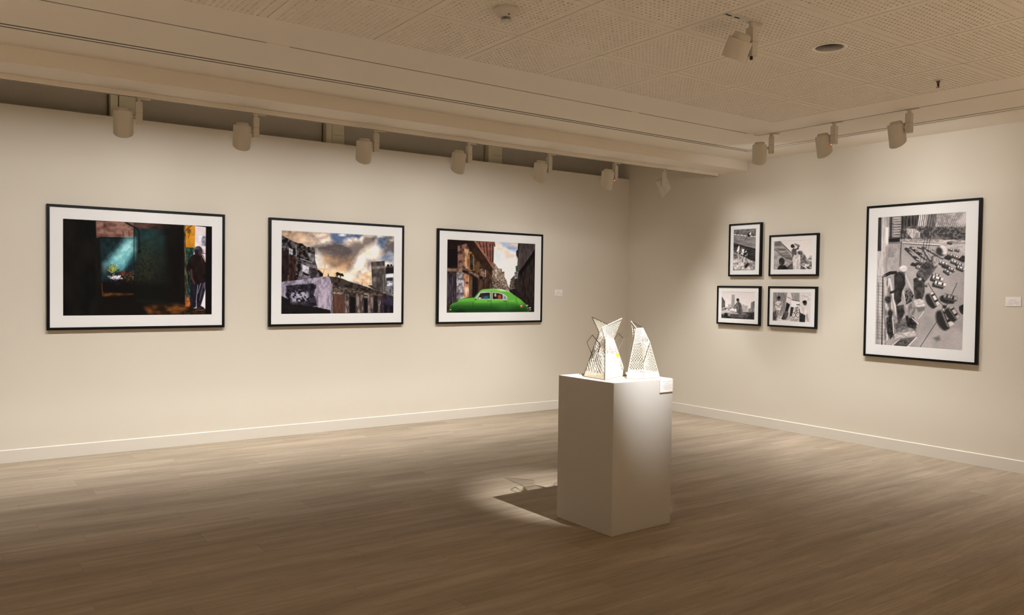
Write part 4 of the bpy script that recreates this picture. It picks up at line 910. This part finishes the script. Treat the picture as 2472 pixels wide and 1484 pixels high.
# ---- four small black and white prints
def paint_yard():
    p = Print([(342, 212), (600, 195), (590, 682), (331, 684)], 84, 126, g(120))
    p.poly([(335, 190), (605, 190), (605, 300), (335, 262)], g(78), g(120), (16, 10, 4), 4)
    r = random.Random(5)
    for k in range(12): p.line([(440+k*13, 250-k*3), (444+k*13, 240-k*3)], 4, g(190), 3, .7)
    for k in range(7): p.line([(348+k*38, 266+k*4), (370+k*38, 270+k*4)], 8, g(236), 3)
    p.poly([(335, 280), (600, 310), (600, 440), (335, 360)], g(138), g(108), (60, 14, 3), 3)
    p.ell(516, 275, 18, 18, g(30)); p.ell(530, 256, 10, 16, g(236), soft=.3); p.ell(522, 244, 7, 9, g(30), soft=.3); p.line([(500, 300), (470, 330)], 10, g(70), 8, .7)
    p.poly([(333, 362), (600, 432), (600, 600), (330, 470)], g(66), g(34), (50, 16, 3), 4); p.line([(340, 372), (598, 440)], 5, g(30), 3); p.line([(380, 420), (590, 520)], 6, g(100), 6, .5)
    p.poly([(330, 462), (600, 590), (600, 690), (325, 690)], g(186), g(104), (14, 14, 5), 4)
    for x, y, q in ((362, 580, 28), (425, 620, 34), (380, 650, 40), (510, 660, 30), (450, 660, 22)): p.ell(x, y, q, q*0.8, g(222), g(176), (20, 20, 3), .15); p.ell(x+q*.2, y+q*.7, q*.9, q*.25, g(90), soft=.6, op=.6)
    p.poly([(395, 400), (408, 395), (406, 470), (372, 465)], g(226), soft=4); p.poly([(440, 432), (464, 436), (448, 500), (420, 490)], g(236), soft=4); p.poly([(430, 420), (442, 420), (436, 460), (424, 470)], g(130), soft=4)
    for k in range(60): p.ell(r.uniform(340, 500), 480+r.uniform(-26, 40), r.uniform(3, 8), r.uniform(3, 7), r.choice([g(230), g(40), g(160), g(20)]), soft=.5)
    p.poly([(470, 620), (500, 590), (520, 610), (490, 650), (466, 660)], g(36), soft=6); p.ell(560, 630, 30, 40, g(110), g(170), (10, 10, 5), .5, .7)
    return p.grain(5, 5, .07)
def paint_drinker():
    p = Print([(809, 345), (1250, 327), (1240, 673), (803, 673)], 124, 96, g(216))
    p.grad(lambda X, Y: (Y-330)/600, g(232))
    p.poly([(800, 340), (880, 340), (1020, 490), (1030, 560), (1000, 690), (795, 690)], g(138), g(170), (60, 30, 4), 3)
    p.poly([(800, 340), (850, 340), (1000, 500), (1030, 570), (980, 570), (900, 520), (800, 420)], g(160), g(96), (120, 20, 4), 5); p.line([(862, 345), (1020, 490)], 8, g(60), 5)
    p.line([(808, 430), (900, 520), (1020, 560)], 6, g(74), 6, .8); p.poly([(960, 640), (1020, 590), (1030, 680), (960, 680)], g(92), g(60), (14, 14, 4), 6)
    p.poly([(1090, 560), (1120, 480), (1170, 510), (1190, 560), (1245, 590), (1245, 680), (1090, 680)], g(86), g(150), (16, 16, 5), 6, rag=(16, 8)); p.ell(1105, 480, 30, 22, g(60), g(100), (10, 10, 4), .4); p.poly([(1190, 560), (1230, 510), (1245, 520), (1245, 570)], g(180), g(110), (12, 12, 5), 6); p.poly([(1120, 605), (1245, 600), (1245, 675), (1120, 675)], g(70), g(214), (26, 14, 6), 6)
    p.poly([(1030, 520), (1050, 500), (1110, 500), (1118, 600), (1108, 672), (1086, 672), (1080, 580), (1078, 672), (1032, 672)], g(216), g(180), (14, 40, 4), 3); p.line([(1080, 560), (1082, 672)], 6, g(110), 4, .8); p.line([(1112, 500), (1116, 660)], 7, g(80), 5, .8)
    p.poly([(1008, 450), (1030, 425), (1062, 440), (1068, 490), (1050, 530), (1020, 540), (1014, 500)], g(66), g(96), (14, 20, 4), 3); p.line([(1055, 440), (1082, 432), (1086, 400)], 18, g(74), 5); p.line([(1045, 515), (1030, 565)], 26, g(206), 6)
    p.ell(1020, 402, 21, 22, g(44), soft=.15); p.poly([(1030, 408), (1050, 400), (1046, 420), (1034, 424)], g(96), soft=4); p.poly([(1040, 368), (1062, 376), (1106, 392), (1100, 412), (1066, 398), (1044, 384)], g(90), g(130), (12, 10, 4), 4)
    p.ell(896, 578, 33, 44, g(56), g(34), (20, 20, 3), .12); p.poly([(840, 680), (860, 632), (890, 618), (930, 622), (962, 650), (974, 680)], g(42), g(26), (20, 20, 3), 4); p.ell(886, 600, 14, 20, g(90), soft=.8, op=.6)
    return p.grain(5, 5, .06)
def paint_boy():
    p = Print([(203, 932), (587, 932), (578, 1252), (195, 1235)], 108, 92, g(206))
    p.grad(lambda X, Y: (Y-920)/260, g(232))
    p.poly([(318, 964), (352, 964), (350, 1120), (306, 1120)], g(160), g(144), (6, 40, 3), 3)
    for x0, x1, y in ((430, 460, 1075), (456, 500, 1088), (275, 305, 1075), (500, 540, 1120), (240, 270, 1105)): p.poly([(x0, y), (x1, y), (x1, 1170), (x0, 1170)], g(182), g(160), (8, 30, 3), 4)
    p.poly([(198, 985), (212, 995), (240, 1045), (240, 1110), (198, 1120)], g(72), g(110), (6, 20, 4), 3); p.poly([(540, 1050), (585, 1032), (582, 1175), (530, 1175)], g(96), g(140), (8, 30, 4), 3); p.poly([(512, 1130), (545, 1110), (545, 1175), (512, 1175)], g(130), soft=4)
    p.poly([(195, 1130), (240, 1112), (310, 1116), (310, 1150), (195, 1160)], g(60), g(210), (20, 8, 6), 4); p.line([(198, 1140), (320, 1150)], 10, g(206), 6, .8)
    p.poly([(192, 1150), (300, 1160), (440, 1165), (585, 1165), (585, 1258), (190, 1245)], g(62), g(36), (30, 20, 4), 4)
    p.poly([(192, 1160), (290, 1165), (480, 1175), (500, 1200), (440, 1226), (300, 1214), (192, 1190)], g(124), g(170), (30, 14, 4), 6); p.poly([(290, 1185), (490, 1190), (500, 1225), (300, 1222)], g(92), g(64), (30, 14, 4), 6); p.ell(250, 1200, 22, 30, g(28), soft=.4); p.poly([(192, 1150), (350, 1158), (350, 1172), (192, 1170)], g(200), soft=6)
    p.poly([(300, 1150), (350, 1150), (340, 1170), (300, 1168)], g(150), soft=5)
    p.poly([(352, 1080), (372, 1058), (404, 1048), (424, 1066), (432, 1110), (442, 1150), (438, 1196), (404, 1188), (376, 1172), (366, 1120), (344, 1132), (336, 1118)], g(104), g(70), (16, 24, 4), 3); p.line([(378, 1080), (344, 1125)], 12, g(130), 5); p.line([(400, 1070), (420, 1180)], 9, g(60), 6, .8)
    p.ell(388, 1034, 15, 19, g(86), soft=.15); p.ell(386, 1020, 16, 14, g(26), soft=.2)
    return p.grain(5, 5, .06)
def paint_men():
    p = Print([(797, 937), (1235, 940), (1225, 1285), (789, 1266)], 122, 100, g(206))
    p.poly([(785, 930), (962, 930), (940, 1060), (930, 1200), (870, 1280), (780, 1280)], g(118), g(150), (14, 60, 4), 3)
    for k in range(6): p.line([(810+k*22, 940), (790+k*10, 1010)], 5, g(90), 5, .6)
    p.poly([(962, 938), (1000, 940), (1020, 1010), (960, 1090), (945, 1060)], g(214), soft=5); p.line([(965, 990), (1000, 1010)], 8, g(90), 5, .8)
    p.poly([(1000, 938), (1105, 940), (1100, 1030), (1020, 1020)], g(134), g(160), (12, 40, 4), 4); p.poly([(1105, 955), (1235, 960), (1230, 1060), (1110, 1030)], g(222), g(196), (30, 20, 3), 5); p.line([(1115, 975), (1200, 985), (1205, 1020)], 4, g(150), 4, .8); p.line([(1010, 1020), (1100, 1036)], 8, g(56), 4)
    p.poly([(1005, 1035), (1100, 1045), (1080, 1120), (1010, 1110)], g(232), soft=5); p.poly([(950, 1050), (992, 1075), (985, 1100), (960, 1170), (930, 1180)], g(36), soft=4); p.poly([(1000, 1105), (1035, 1108), (1012, 1210), (985, 1215)], g(44), soft=5); p.line([(1070, 1078), (1100, 1078)], 12, g(60), 4)
    p.poly([(785, 1200), (870, 1190), (1100, 1240), (1100, 1290), (785, 1275)], g(212), g(150), (40, 10, 4), 6)
    for k in range(5): p.line([(930+k*20, 1225+k*6), (1080, 1246+k*5)], 4, g(150), 4, .6)
    for cx in (1032, 1082):
        for t in range(24):
            a = t/24*2*math.pi; b = (t+1)/24*2*math.pi; p.line([(cx+24*math.cos(a), 1196+28*math.sin(a)), (cx+24*math.cos(b), 1196+28*math.sin(b))], 6, g(60), 3, .9)
    p.line([(1032, 1196), (1056, 1150), (1082, 1196)], 5, g(60), 3); p.poly([(1045, 1110), (1085, 1100), (1080, 1160), (1050, 1160)], g(170), g(90), (8, 8, 6), 5)
    p.poly([(1190, 1180), (1210, 1270), (1185, 1275), (1175, 1200)], g(130), g(180), (10, 20, 4), 5)
    p.poly([(824, 1055), (850, 1036), (886, 1044), (892, 1100), (880, 1150), (830, 1145), (820, 1090)], g(224), g(176), (20, 20, 4), 3); p.line([(826, 1080), (860, 1098), (884, 1070)], 9, g(100), 5); p.ell(862, 1008, 18, 24, g(64), soft=.15); p.ell(864, 994, 18, 13, g(24), soft=.2)
    p.poly([(828, 1140), (880, 1145), (870, 1250), (850, 1255), (852, 1180), (840, 1240), (820, 1236)], g(150), g(90), (8, 30, 5), 4); p.line([(868, 1150), (860, 1245)], 8, g(226), 4, .8); p.ell(868, 1252, 22, 9, g(222), soft=.4); p.poly([(790, 1170), (830, 1150), (830, 1260), (790, 1262)], g(84), g(50), (12, 16, 4), 8)
    p.poly([(920, 1180), (936, 1150), (966, 1146), (974, 1190), (944, 1250), (905, 1255), (895, 1235)], g(58), g(84), (14, 14, 4), 4); p.ell(950, 1160, 16, 18, g(90), soft=.3); p.ell(952, 1146, 18, 9, g(40), soft=.3); p.line([(925, 1190), (896, 1240)], 10, g(26), 5)
    p.poly([(1090, 1110), (1120, 1085), (1160, 1086), (1178, 1130), (1172, 1215), (1110, 1200), (1090, 1150)], g(226), g(190), (20, 30, 4), 3); p.poly([(1100, 1165), (1168, 1200), (1162, 1290), (1098, 1284)], g(34), g(52), (14, 30, 3), 4); p.line([(1096, 1130), (1108, 1190)], 12, g(76), 5); p.ell(1164, 1062, 22, 26, g(76), soft=.15); p.ell(1160, 1046, 25, 19, g(24), soft=.2)
    return p.grain(5, 5, .06)

# ---- the tall print: workers on a cradle high above a car park
def paint_cradle():
    p = Print([(202, 219), (920, 172), (888, 1300), (176, 1256)], 248, 372, g(150))
    A = np.arange(len(p.X))
    p.put(A, np.ones(len(A)), g(150), g(172), (160, 160, 2.5))
    r = random.Random(9)
    p.poly([(170, 160), (930, 160), (930, 410), (170, 440)], g(120), g(90), (60, 30, 3), 4)
    # towers along the top
    p.poly([(390, 190), (540, 180), (530, 300), (390, 290)], g(44), g(84), (6, 60, 4), 4)
    for k in range(9): p.line([(400+k*14, 200), (398+k*14, 285)], 4, g(110 if k % 2 else 30), 3, .8)
    p.poly([(540, 185), (612, 180), (592, 300), (522, 298)], g(224), g(170), (8, 80, 5), 3)
    for k in range(4): p.line([(552+k*16, 190), (536+k*16, 295)], 5, g(50), 3, .9)
    p.poly([(612, 180), (700, 175), (660, 300), (592, 300)], g(84), g(120), (8, 40, 4), 4)
    p.poly([(690, 170), (930, 160), (930, 260), (860, 380), (660, 330)], g(176), g(140), (20, 14, 4), 4)
    for k in range(15):
        for j in range(11):
            x, y = 705+k*16-j*6, 185+j*17+k*3
            if 690 < x < 925 and y < 370: p.line([(x, y), (x-5, y+9)], 6, g(96), 3, .65)
    p.poly([(840, 250), (925, 180), (925, 260), (860, 285)], g(222), soft=20, op=.6)
    p.poly([(290, 220), (388, 212), (386, 385), (290, 395)], g(136), g(90), (60, 12, 4), 3)
    for k in range(8): p.line([(330, 225+k*21), (386, 222+k*21)], 8, g(206), 4, .8)
    p.line([(308, 220), (304, 390)], 14, g(50), 5); p.poly([(288, 392), (400, 380), (400, 415), (288, 420)], g(34), soft=5)
    p.poly([(390, 290), (930, 300), (930, 410), (380, 400)], g(60), g(110), (16, 12, 5), 8, rag=(18, 10)); p.poly([(435, 310), (500, 310), (545, 340), (540, 390), (480, 390), (435, 345)], g(204), g(150), (10, 30, 4), 4)
    for k in range(5): p.line([(492+k*10, 345), (490+k*10, 388)], 4, g(90), 3, .8)
    p.poly([(380, 395), (930, 400), (930, 440), (640, 430), (380, 425)], g(196), g(130), (30, 6, 5), 5)
    for k in range(16): p.ell(410+k*20, 425+k*1.2, 11, 6, g(214), soft=.4); p.ell(412+k*20, 432+k*1.2, 10, 3.5, g(50), soft=.5)
    p.poly([(700, 430), (930, 440), (930, 520), (780, 470)], g(196), g(160), (40, 10, 4), 14)
    # parked cars
    def carspot(x, y, s, ang, tone, soft=2.2):
        a = math.radians(ang); ca, sa = math.cos(a), math.sin(a)
        def q(pts, dx=0, dy=0): return [(x+dx+(u*ca-v*sa)*s, y+dy+(u*sa+v*ca)*s) for u, v in pts]
        hull = [(-1, -.22), (-.88, -.40), (.80, -.40), (1, -.24), (1, .24), (.84, .40), (-.88, .40), (-1, .22)]
        p.poly(q(hull, -s*.42, s*.30), g(44), soft=soft*1.5, op=.9); p.poly(q(hull), g(tone*0.55), soft=soft); p.poly(q([(-.96, -.34), (.94, -.34), (.96, .14), (-.94, .16)]), g(tone), soft=soft)
        p.poly(q([(-.62, -.32), (.46, -.32), (.50, .22), (-.66, .22)]), g(46), soft=soft); p.poly(q([(-.42, -.30), (.22, -.30), (.20, .12), (-.40, .12)]), g(min(255, tone*1.08)), soft=soft)
    for k in range(9): carspot(440+k*11, 475+k*11, 17, 20, r.choice([210, 180, 90, 60]))
    for k in range(9): carspot(480+k*14, 465+k*11, 17, 20, r.choice([220, 190, 120, 60]))
    for k in range(10): carspot(545+k*18, 462+k*5, 17, 16, r.choice([220, 190, 60, 110]))
    for k in range(8): carspot(620+k*15, 482+k*9, 17, 18, r.choice([220, 180, 60]))
    for k in range(5): carspot(300+k*7, 525-k*12, 26, 10, r.choice([220, 90, 200]))
    p.ell(312, 552, 46, 12, g(206), soft=.5, op=.8); p.ell(310, 532, 34, 12, g(60), soft=.4)
    for x, y, s, a_, t in ((500, 600, 24, 14, 60), (540, 625, 24, 14, 200), (545, 590, 24, 14, 110), (735, 590, 32, 22, 216), (760, 615, 30, 22, 90), (805, 640, 30, 20, 200), (770, 660, 30, 34, 190), (775, 545, 26, 20, 60), (800, 525, 26, 20, 190), (845, 540, 26, 20, 210), (890, 560, 26, 22, 60), (830, 580, 30, 20, 214), (870, 600, 30, 20, 190), (880, 630, 34, 22, 210), (905, 540, 20, 20, 60), (800, 480, 20, 16, 210), (850, 485, 20, 16, 160), (790, 425, 20, 14, 120), (685, 690, 34, 16, 190), (690, 715, 46, 16, 222), (710, 760, 48, 14, 226), (590, 765, 24, 20, 190)): carspot(x, y, s, a_, t)
    # the big cars below
    for x, y, s, a_, t in ((663, 880, 62, 62, 206), (792, 870, 58, 14, 150), (768, 1030, 82, 68, 206), (822, 992, 60, 56, 170), (900, 960, 34, 70, 40)):
        p.ell(x-s*0.55, y+s*0.30, s*1.0, s*0.55, g(48), soft=.2, ang=a_); carspot(x, y, s, a_, t, 3)
    p.line([(845, 752), (752, 952)], 6, g(66), 3, .9); p.line([(820, 755), (848, 752)], 4, g(120), 3, .8); p.line([(752, 952), (700, 905), (610, 755)], 6, g(60), 3, .9); p.line([(752, 955), (546, 1272)], 5, g(56), 3, .9); p.ell(742, 945, 16, 14, g(44), soft=.5)
    p.line([(400, 690), (640, 580)], 4, g(170), 4, .6); p.line([(590, 760), (520, 1190)], 5, g(120), 6, .5); p.poly([(650, 1200), (700, 1180), (710, 1215), (680, 1225)], g(80), soft=10, op=.7)
    # facade on the left
    p.poly([(198, 215), (288, 212), (285, 440), (270, 700), (255, 1260), (172, 1260), (190, 700)], g(196), g(150), (14, 160, 4), 4)
    p.poly([(198, 218), (230, 216), (226, 492), (192, 495)], g(62), g(40), (8, 60, 3), 4); p.poly([(232, 216), (262, 214), (258, 500), (230, 500)], g(212), g(170), (8, 100, 3), 5); p.line([(276, 214), (270, 700)], 8, g(110), 4, .8); p.poly([(262, 300), (288, 298), (282, 450), (262, 450)], g(240), soft=6)
    p.poly([(262, 440), (420, 430), (300, 700), (255, 700)], g(146), g(176), (30, 50, 3), 16, .8)
    for k in range(22): y = 700+k*25; p.line([(188, y), (250, y+8)], r.uniform(4, 12), g(r.choice([90, 120, 226, 100])), 8, .35)
    p.line([(240, 700), (232, 1255)], 10, g(34), 5, .8); p.line([(205, 760), (192, 1250)], 8, g(90), 6, .7)
    p.poly([(258, 720), (300, 700), (320, 820), (280, 1250), (250, 1258)], g(200), g(110), (12, 60, 5), 5)
    # ropes
    for a, b in (((395, 240), (385, 640)), ((640, 190), (570, 600)), ((658, 186), (600, 560)), ((622, 192), (540, 600)), ((404, 240), (375, 620))): p.line([a, b], 4, g(40), 3, .85)
    # cradle
    p.poly([(330, 1010), (430, 1080), (520, 1110), (505, 1180), (330, 1210), (290, 1150)], g(150), g(104), (30, 20, 4), 4); p.poly([(340, 1080), (430, 1030), (470, 1090), (350, 1160)], g(120), g(80), (20, 12, 4), 6)
    p.poly([(330, 1170), (505, 1140), (508, 1180), (336, 1214)], g(206), g(160), (20, 10, 3), 4); p.poly([(268, 1040), (320, 1010), (335, 1170), (300, 1215), (275, 1160)], g(36), g(70), (16, 20, 5), 5)
    p.poly([(330, 1260), (370, 1210), (440, 1200), (520, 1190), (440, 1275), (330, 1270)], g(60), g(100), (20, 14, 4), 5); p.line([(440, 1275), (515, 1195)], 10, g(214), 4); p.line([(318, 1262), (375, 1215)], 8, g(200), 4)
    p.line([(295, 720), (362, 1050)], 16, g(206), 4); p.line([(262, 700), (270, 900)], 9, g(180), 4); p.line([(425, 690), (495, 850)], 14, g(190), 4); p.line([(400, 800), (440, 960)], 7, g(206), 4); p.line([(308, 880), (330, 1165)], 8, g(210), 4)
    p.poly([(430, 800), (495, 850), (480, 900), (430, 930), (420, 850)], g(40), g(110), (10, 14, 5), 5); p.ell(460, 840, 22, 40, g(120), g(40), (8, 10, 5), .4, ang=-15)
    p.poly([(425, 1020), (480, 1010), (520, 1090), (500, 1130), (440, 1110)], g(30), g(60), (16, 16, 4), 5); p.poly([(350, 940), (410, 930), (420, 1000), (370, 1090), (355, 1040)], g(40), g(70), (14, 20, 4), 5); p.ell(282, 890, 26, 30, g(30), g(70), (8, 8, 4), .3); p.ell(300, 1000, 24, 30, g(44), soft=.4)
    # left worker
    p.poly([(332, 690), (372, 660), (420, 680), (425, 760), (395, 830), (390, 900), (350, 940), (330, 880), (335, 800)], g(36), g(60), (20, 24, 4), 3); p.line([(345, 668), (300, 672), (262, 692)], 26, g(40), 4); p.ell(256, 694, 12, 10, g(90), soft=.4); p.line([(400, 760), (340, 820), (306, 832)], 20, g(44), 5)
    p.poly([(318, 640), (350, 622), (372, 630), (368, 650), (330, 656)], g(160), soft=4); p.ell(404, 650, 22, 24, g(70), soft=.3); p.ell(408, 636, 31, 26, g(228), g(200), (20, 14, 3), .12)
    # right worker
    p.poly([(490, 720), (530, 700), (580, 720), (582, 830), (560, 890), (500, 880), (492, 800)], g(44), g(78), (18, 24, 3), 4); p.poly([(512, 680), (560, 610), (612, 555), (660, 520), (705, 545), (690, 610), (640, 680), (590, 740), (520, 730)], g(66), g(104), (24, 20, 3), 4)
    p.poly([(650, 530), (705, 548), (692, 610), (650, 620)], g(196), g(150), (20, 16, 4), 8, .8); p.line([(640, 620), (600, 640), (572, 616)], 34, g(70), 6); p.line([(630, 570), (592, 510), (574, 474)], 30, g(70), 5); p.line([(628, 556), (600, 512), (582, 482)], 14, g(190), 8, .8); p.ell(570, 470, 16, 14, g(70), soft=.4); p.ell(600, 620, 44, 26, g(44), g(80), (12, 10, 4), .4); p.line([(520, 690), (580, 740)], 10, g(36), 4); p.ell(546, 720, 12, 10, g(190), soft=.4)
    p.ell(712, 500, 40, 32, g(70), soft=.2, ang=25); p.ell(732, 482, 30, 40, g(224), g(196), (20, 14, 3), .12, ang=-25); p.ell(704, 490, 22, 30, g(54), soft=.4, ang=-25)
    # winch and coat
    p.poly([(440, 960), (470, 910), (500, 890), (510, 950), (490, 1030), (450, 1040)], g(110), g(150), (14, 16, 4), 4); p.poly([(490, 900), (540, 880), (575, 895), (586, 945), (540, 965), (510, 950)], g(214), g(170), (18, 12, 4), 4); p.poly([(512, 950), (586, 945), (578, 975), (530, 992)], g(110), soft=5); p.line([(575, 985), (535, 1040)], 8, g(200), 4); p.line([(480, 1040), (530, 1085)], 7, g(214), 4)
    return p.grain(6, 6, .07)

def framed(x, z, w, h, rz, loc2, pw, ph, poff, painter, label, group, fw, side_gap=0.0):
    """hang a frame; local -y faces the room.  poff = print centre offset (x, z)"""
    t = tag(empty('framed_photograph', (loc2[0], loc2[1], z-h/2), rz), label, 'framed photo', group)
    D = 0.034; y0 = -D-0.001; cz = h/2
    def lb(name, x0, x1, z0, z1, ya, yb_, mat, bev=0.0):
        return box_obj(name, (x0, x1, ya, yb_, z0, z1), mat, t, bev)
    lb('frame_rail', -w/2, w/2, h-fw, h, y0, -0.001, BLACK, 0.0012); lb('frame_rail', -w/2, w/2, 0, fw, y0, -0.001, BLACK, 0.0012)
    lb('frame_stile', -w/2, -w/2+fw, fw, h-fw, y0, -0.001, BLACK, 0.0012); lb('frame_stile', w/2-fw, w/2, fw, h-fw, y0, -0.001, BLACK, 0.0012)
    lb('backing_board', -w/2+fw, w/2-fw, fw, h-fw, -0.018, -0.003, BOARD)
    # mat board with a window cut through it
    bm = bmesh.new(); a = (-w/2+fw, w/2-fw, fw, h-fw); b = (poff[0]-pw/2, poff[0]+pw/2, cz+poff[1]-ph/2, cz+poff[1]+ph/2); bv = 0.0016
    def ring(r_, y): return [bm.verts.new(c) for c in ((r_[0], y, r_[2]), (r_[1], y, r_[2]), (r_[1], y, r_[3]), (r_[0], y, r_[3]))]
    A_, B_, C2 = ring(a, -0.0265), ring(b, -0.0265), ring((b[0]+bv, b[1]-bv, b[2]+bv, b[3]-bv), -0.0245)
    D_ = ring(a, -0.0185)
    for u, v in ((A_, B_), (B_, C2), (D_, A_)):
        for k in range(4): bm.faces.new((u[k], u[(k+1) % 4], v[(k+1) % 4], v[k]))
    bm_obj('mat_board', bm, MAT, t)
    o = painter().object('print', t, pw, ph, -0.0244); o.location = (poff[0], 0, cz+poff[1])
    return t
def hang_left(xl, xr, z0, z1, px, pz, painter, label, group):
    cx = (xl+xr)/2; w = xr-xl
    return framed(cx, (z0+z1)/2, w, z1-z0, 0.0, (cx, 0.0), px[1]-px[0], pz[1]-pz[0], ((px[0]+px[1])/2-cx, (pz[0]+pz[1])/2-(z0+z1)/2), painter, label, group, 0.023)
def hang_right(yl, yr, z0, z1, py, pz, painter, label, group, fw=0.02):
    cy = (yl+yr)/2; w = yl-yr           # yl is the edge nearer the corner; local x runs towards -y
    return framed(cy, (z0+z1)/2, w, z1-z0, math.radians(-90), (0.0, cy), py[0]-py[1], pz[1]-pz[0], (cy-(py[0]+py[1])/2, (pz[0]+pz[1])/2-(z0+z1)/2), painter, label, group, fw)
GP = 'colour photographs on the long wall'
hang_left(-6.846, -5.350, 1.118, 2.207, (-6.723, -5.468), (1.242, 2.087), paint_doorway, 'black-framed colour photograph of a dark interior with a man in a doorway', GP)
hang_left(-4.918, -3.412, 1.116, 2.207, (-4.790, -3.531), (1.241, 2.085), paint_rooftop, 'black-framed colour photograph of ruined houses under a stormy sky', GP)
hang_left(-2.984, -1.476, 1.112, 2.202, (-2.854, -1.592), (1.238, 2.082), paint_car, 'black-framed colour photograph of a bright green car in a street', GP)
GS = 'small black and white photographs on the right wall'
hang_right(-1.735, -2.192, 1.705, 2.317, (-1.798, -2.114), (1.773, 2.251), paint_yard, 'small upright framed photograph of a yard with rubble and kerb', GS)
hang_right(-2.301, -2.918, 1.706, 2.162, (-2.362, -2.842), (1.777, 2.094), paint_drinker, 'small framed photograph of a man drinking against a pale sky', GS)
hang_right(-1.575, -2.193, 1.141, 1.594, (-1.639, -2.117), (1.209, 1.524), paint_boy, 'small framed photograph of a seated boy before a tower', GS)
hang_right(-2.300, -2.914, 1.144, 1.594, (-2.362, -2.841), (1.209, 1.526), paint_men, 'small framed photograph of three men beside a tent and bicycle', GS)
hang_right(-3.457, -4.543, 0.905, 2.400, (-3.574, -4.412), (1.025, 2.283), paint_cradle, 'large upright framed photograph of workers on a cradle above parked cars', None, 0.021)

# ---- wall labels: white cards with a few rows of tiny grey printing
def paint_card(seed, rows, w, h):
    p = Print([(0, 0), (1000*w/h, 0), (1000*w/h, 1000), (0, 1000)], 60, int(60*h/w), (219, 212, 208))
    r = random.Random(seed); W_ = 1000*w/h
    for (y, x0, x1) in rows:
        x = x0*W_
        while x < x1*W_:
            L = r.uniform(40, 110); p.line([(x, y), (min(x+L, x1*W_), y)], 34, (146, 142, 158), 26, r.uniform(.55, .9)); x += L+r.uniform(24, 44)
    return p
def card(loc, rz, w, h, seed, rows, label, group=None):
    t = tag(empty('wall_label', loc, rz), label, 'label', group)
    box_obj('foam_board', (-w/2, w/2, -0.0045, -0.0004, 0, h), CARD, t, 0.0005)
    o = paint_card(seed, rows, w-0.002, h-0.002).object('printed_text', t, w-0.002, h-0.002, -0.0049); o.location = (0, 0, h/2)
R3 = [(330, .28, .68), (480, .20, .60), (560, .60, .86), (660, .14, .30), (680, .30, .84), (800, .10, .50), (840, .70, .90)]
card((-1.198, 0.0, 1.440), 0.0, 0.128, 0.080, 1, R3, 'small white wall label beside the green car photograph')
card((0.0, -4.816, 1.438), math.radians(-90), 0.126, 0.083, 2, R3, 'small white wall label beside the large upright photograph')
c_, s_ = math.cos(0.0224), math.sin(0.0224)
lx, ly = 0.2035, -0.2651
card((-3.9251+c_*lx-s_*ly, -4.0269+s_*lx+c_*ly, 0.873), 0.0224, 0.122, 0.083, 3, [(160, .16, .84), (330, .34, .72), (460, .12, .88), (560, .30, .66), (650, .14, .86), (760, .34, .64)], 'white printed label stuck to the upper corner of the plinth')
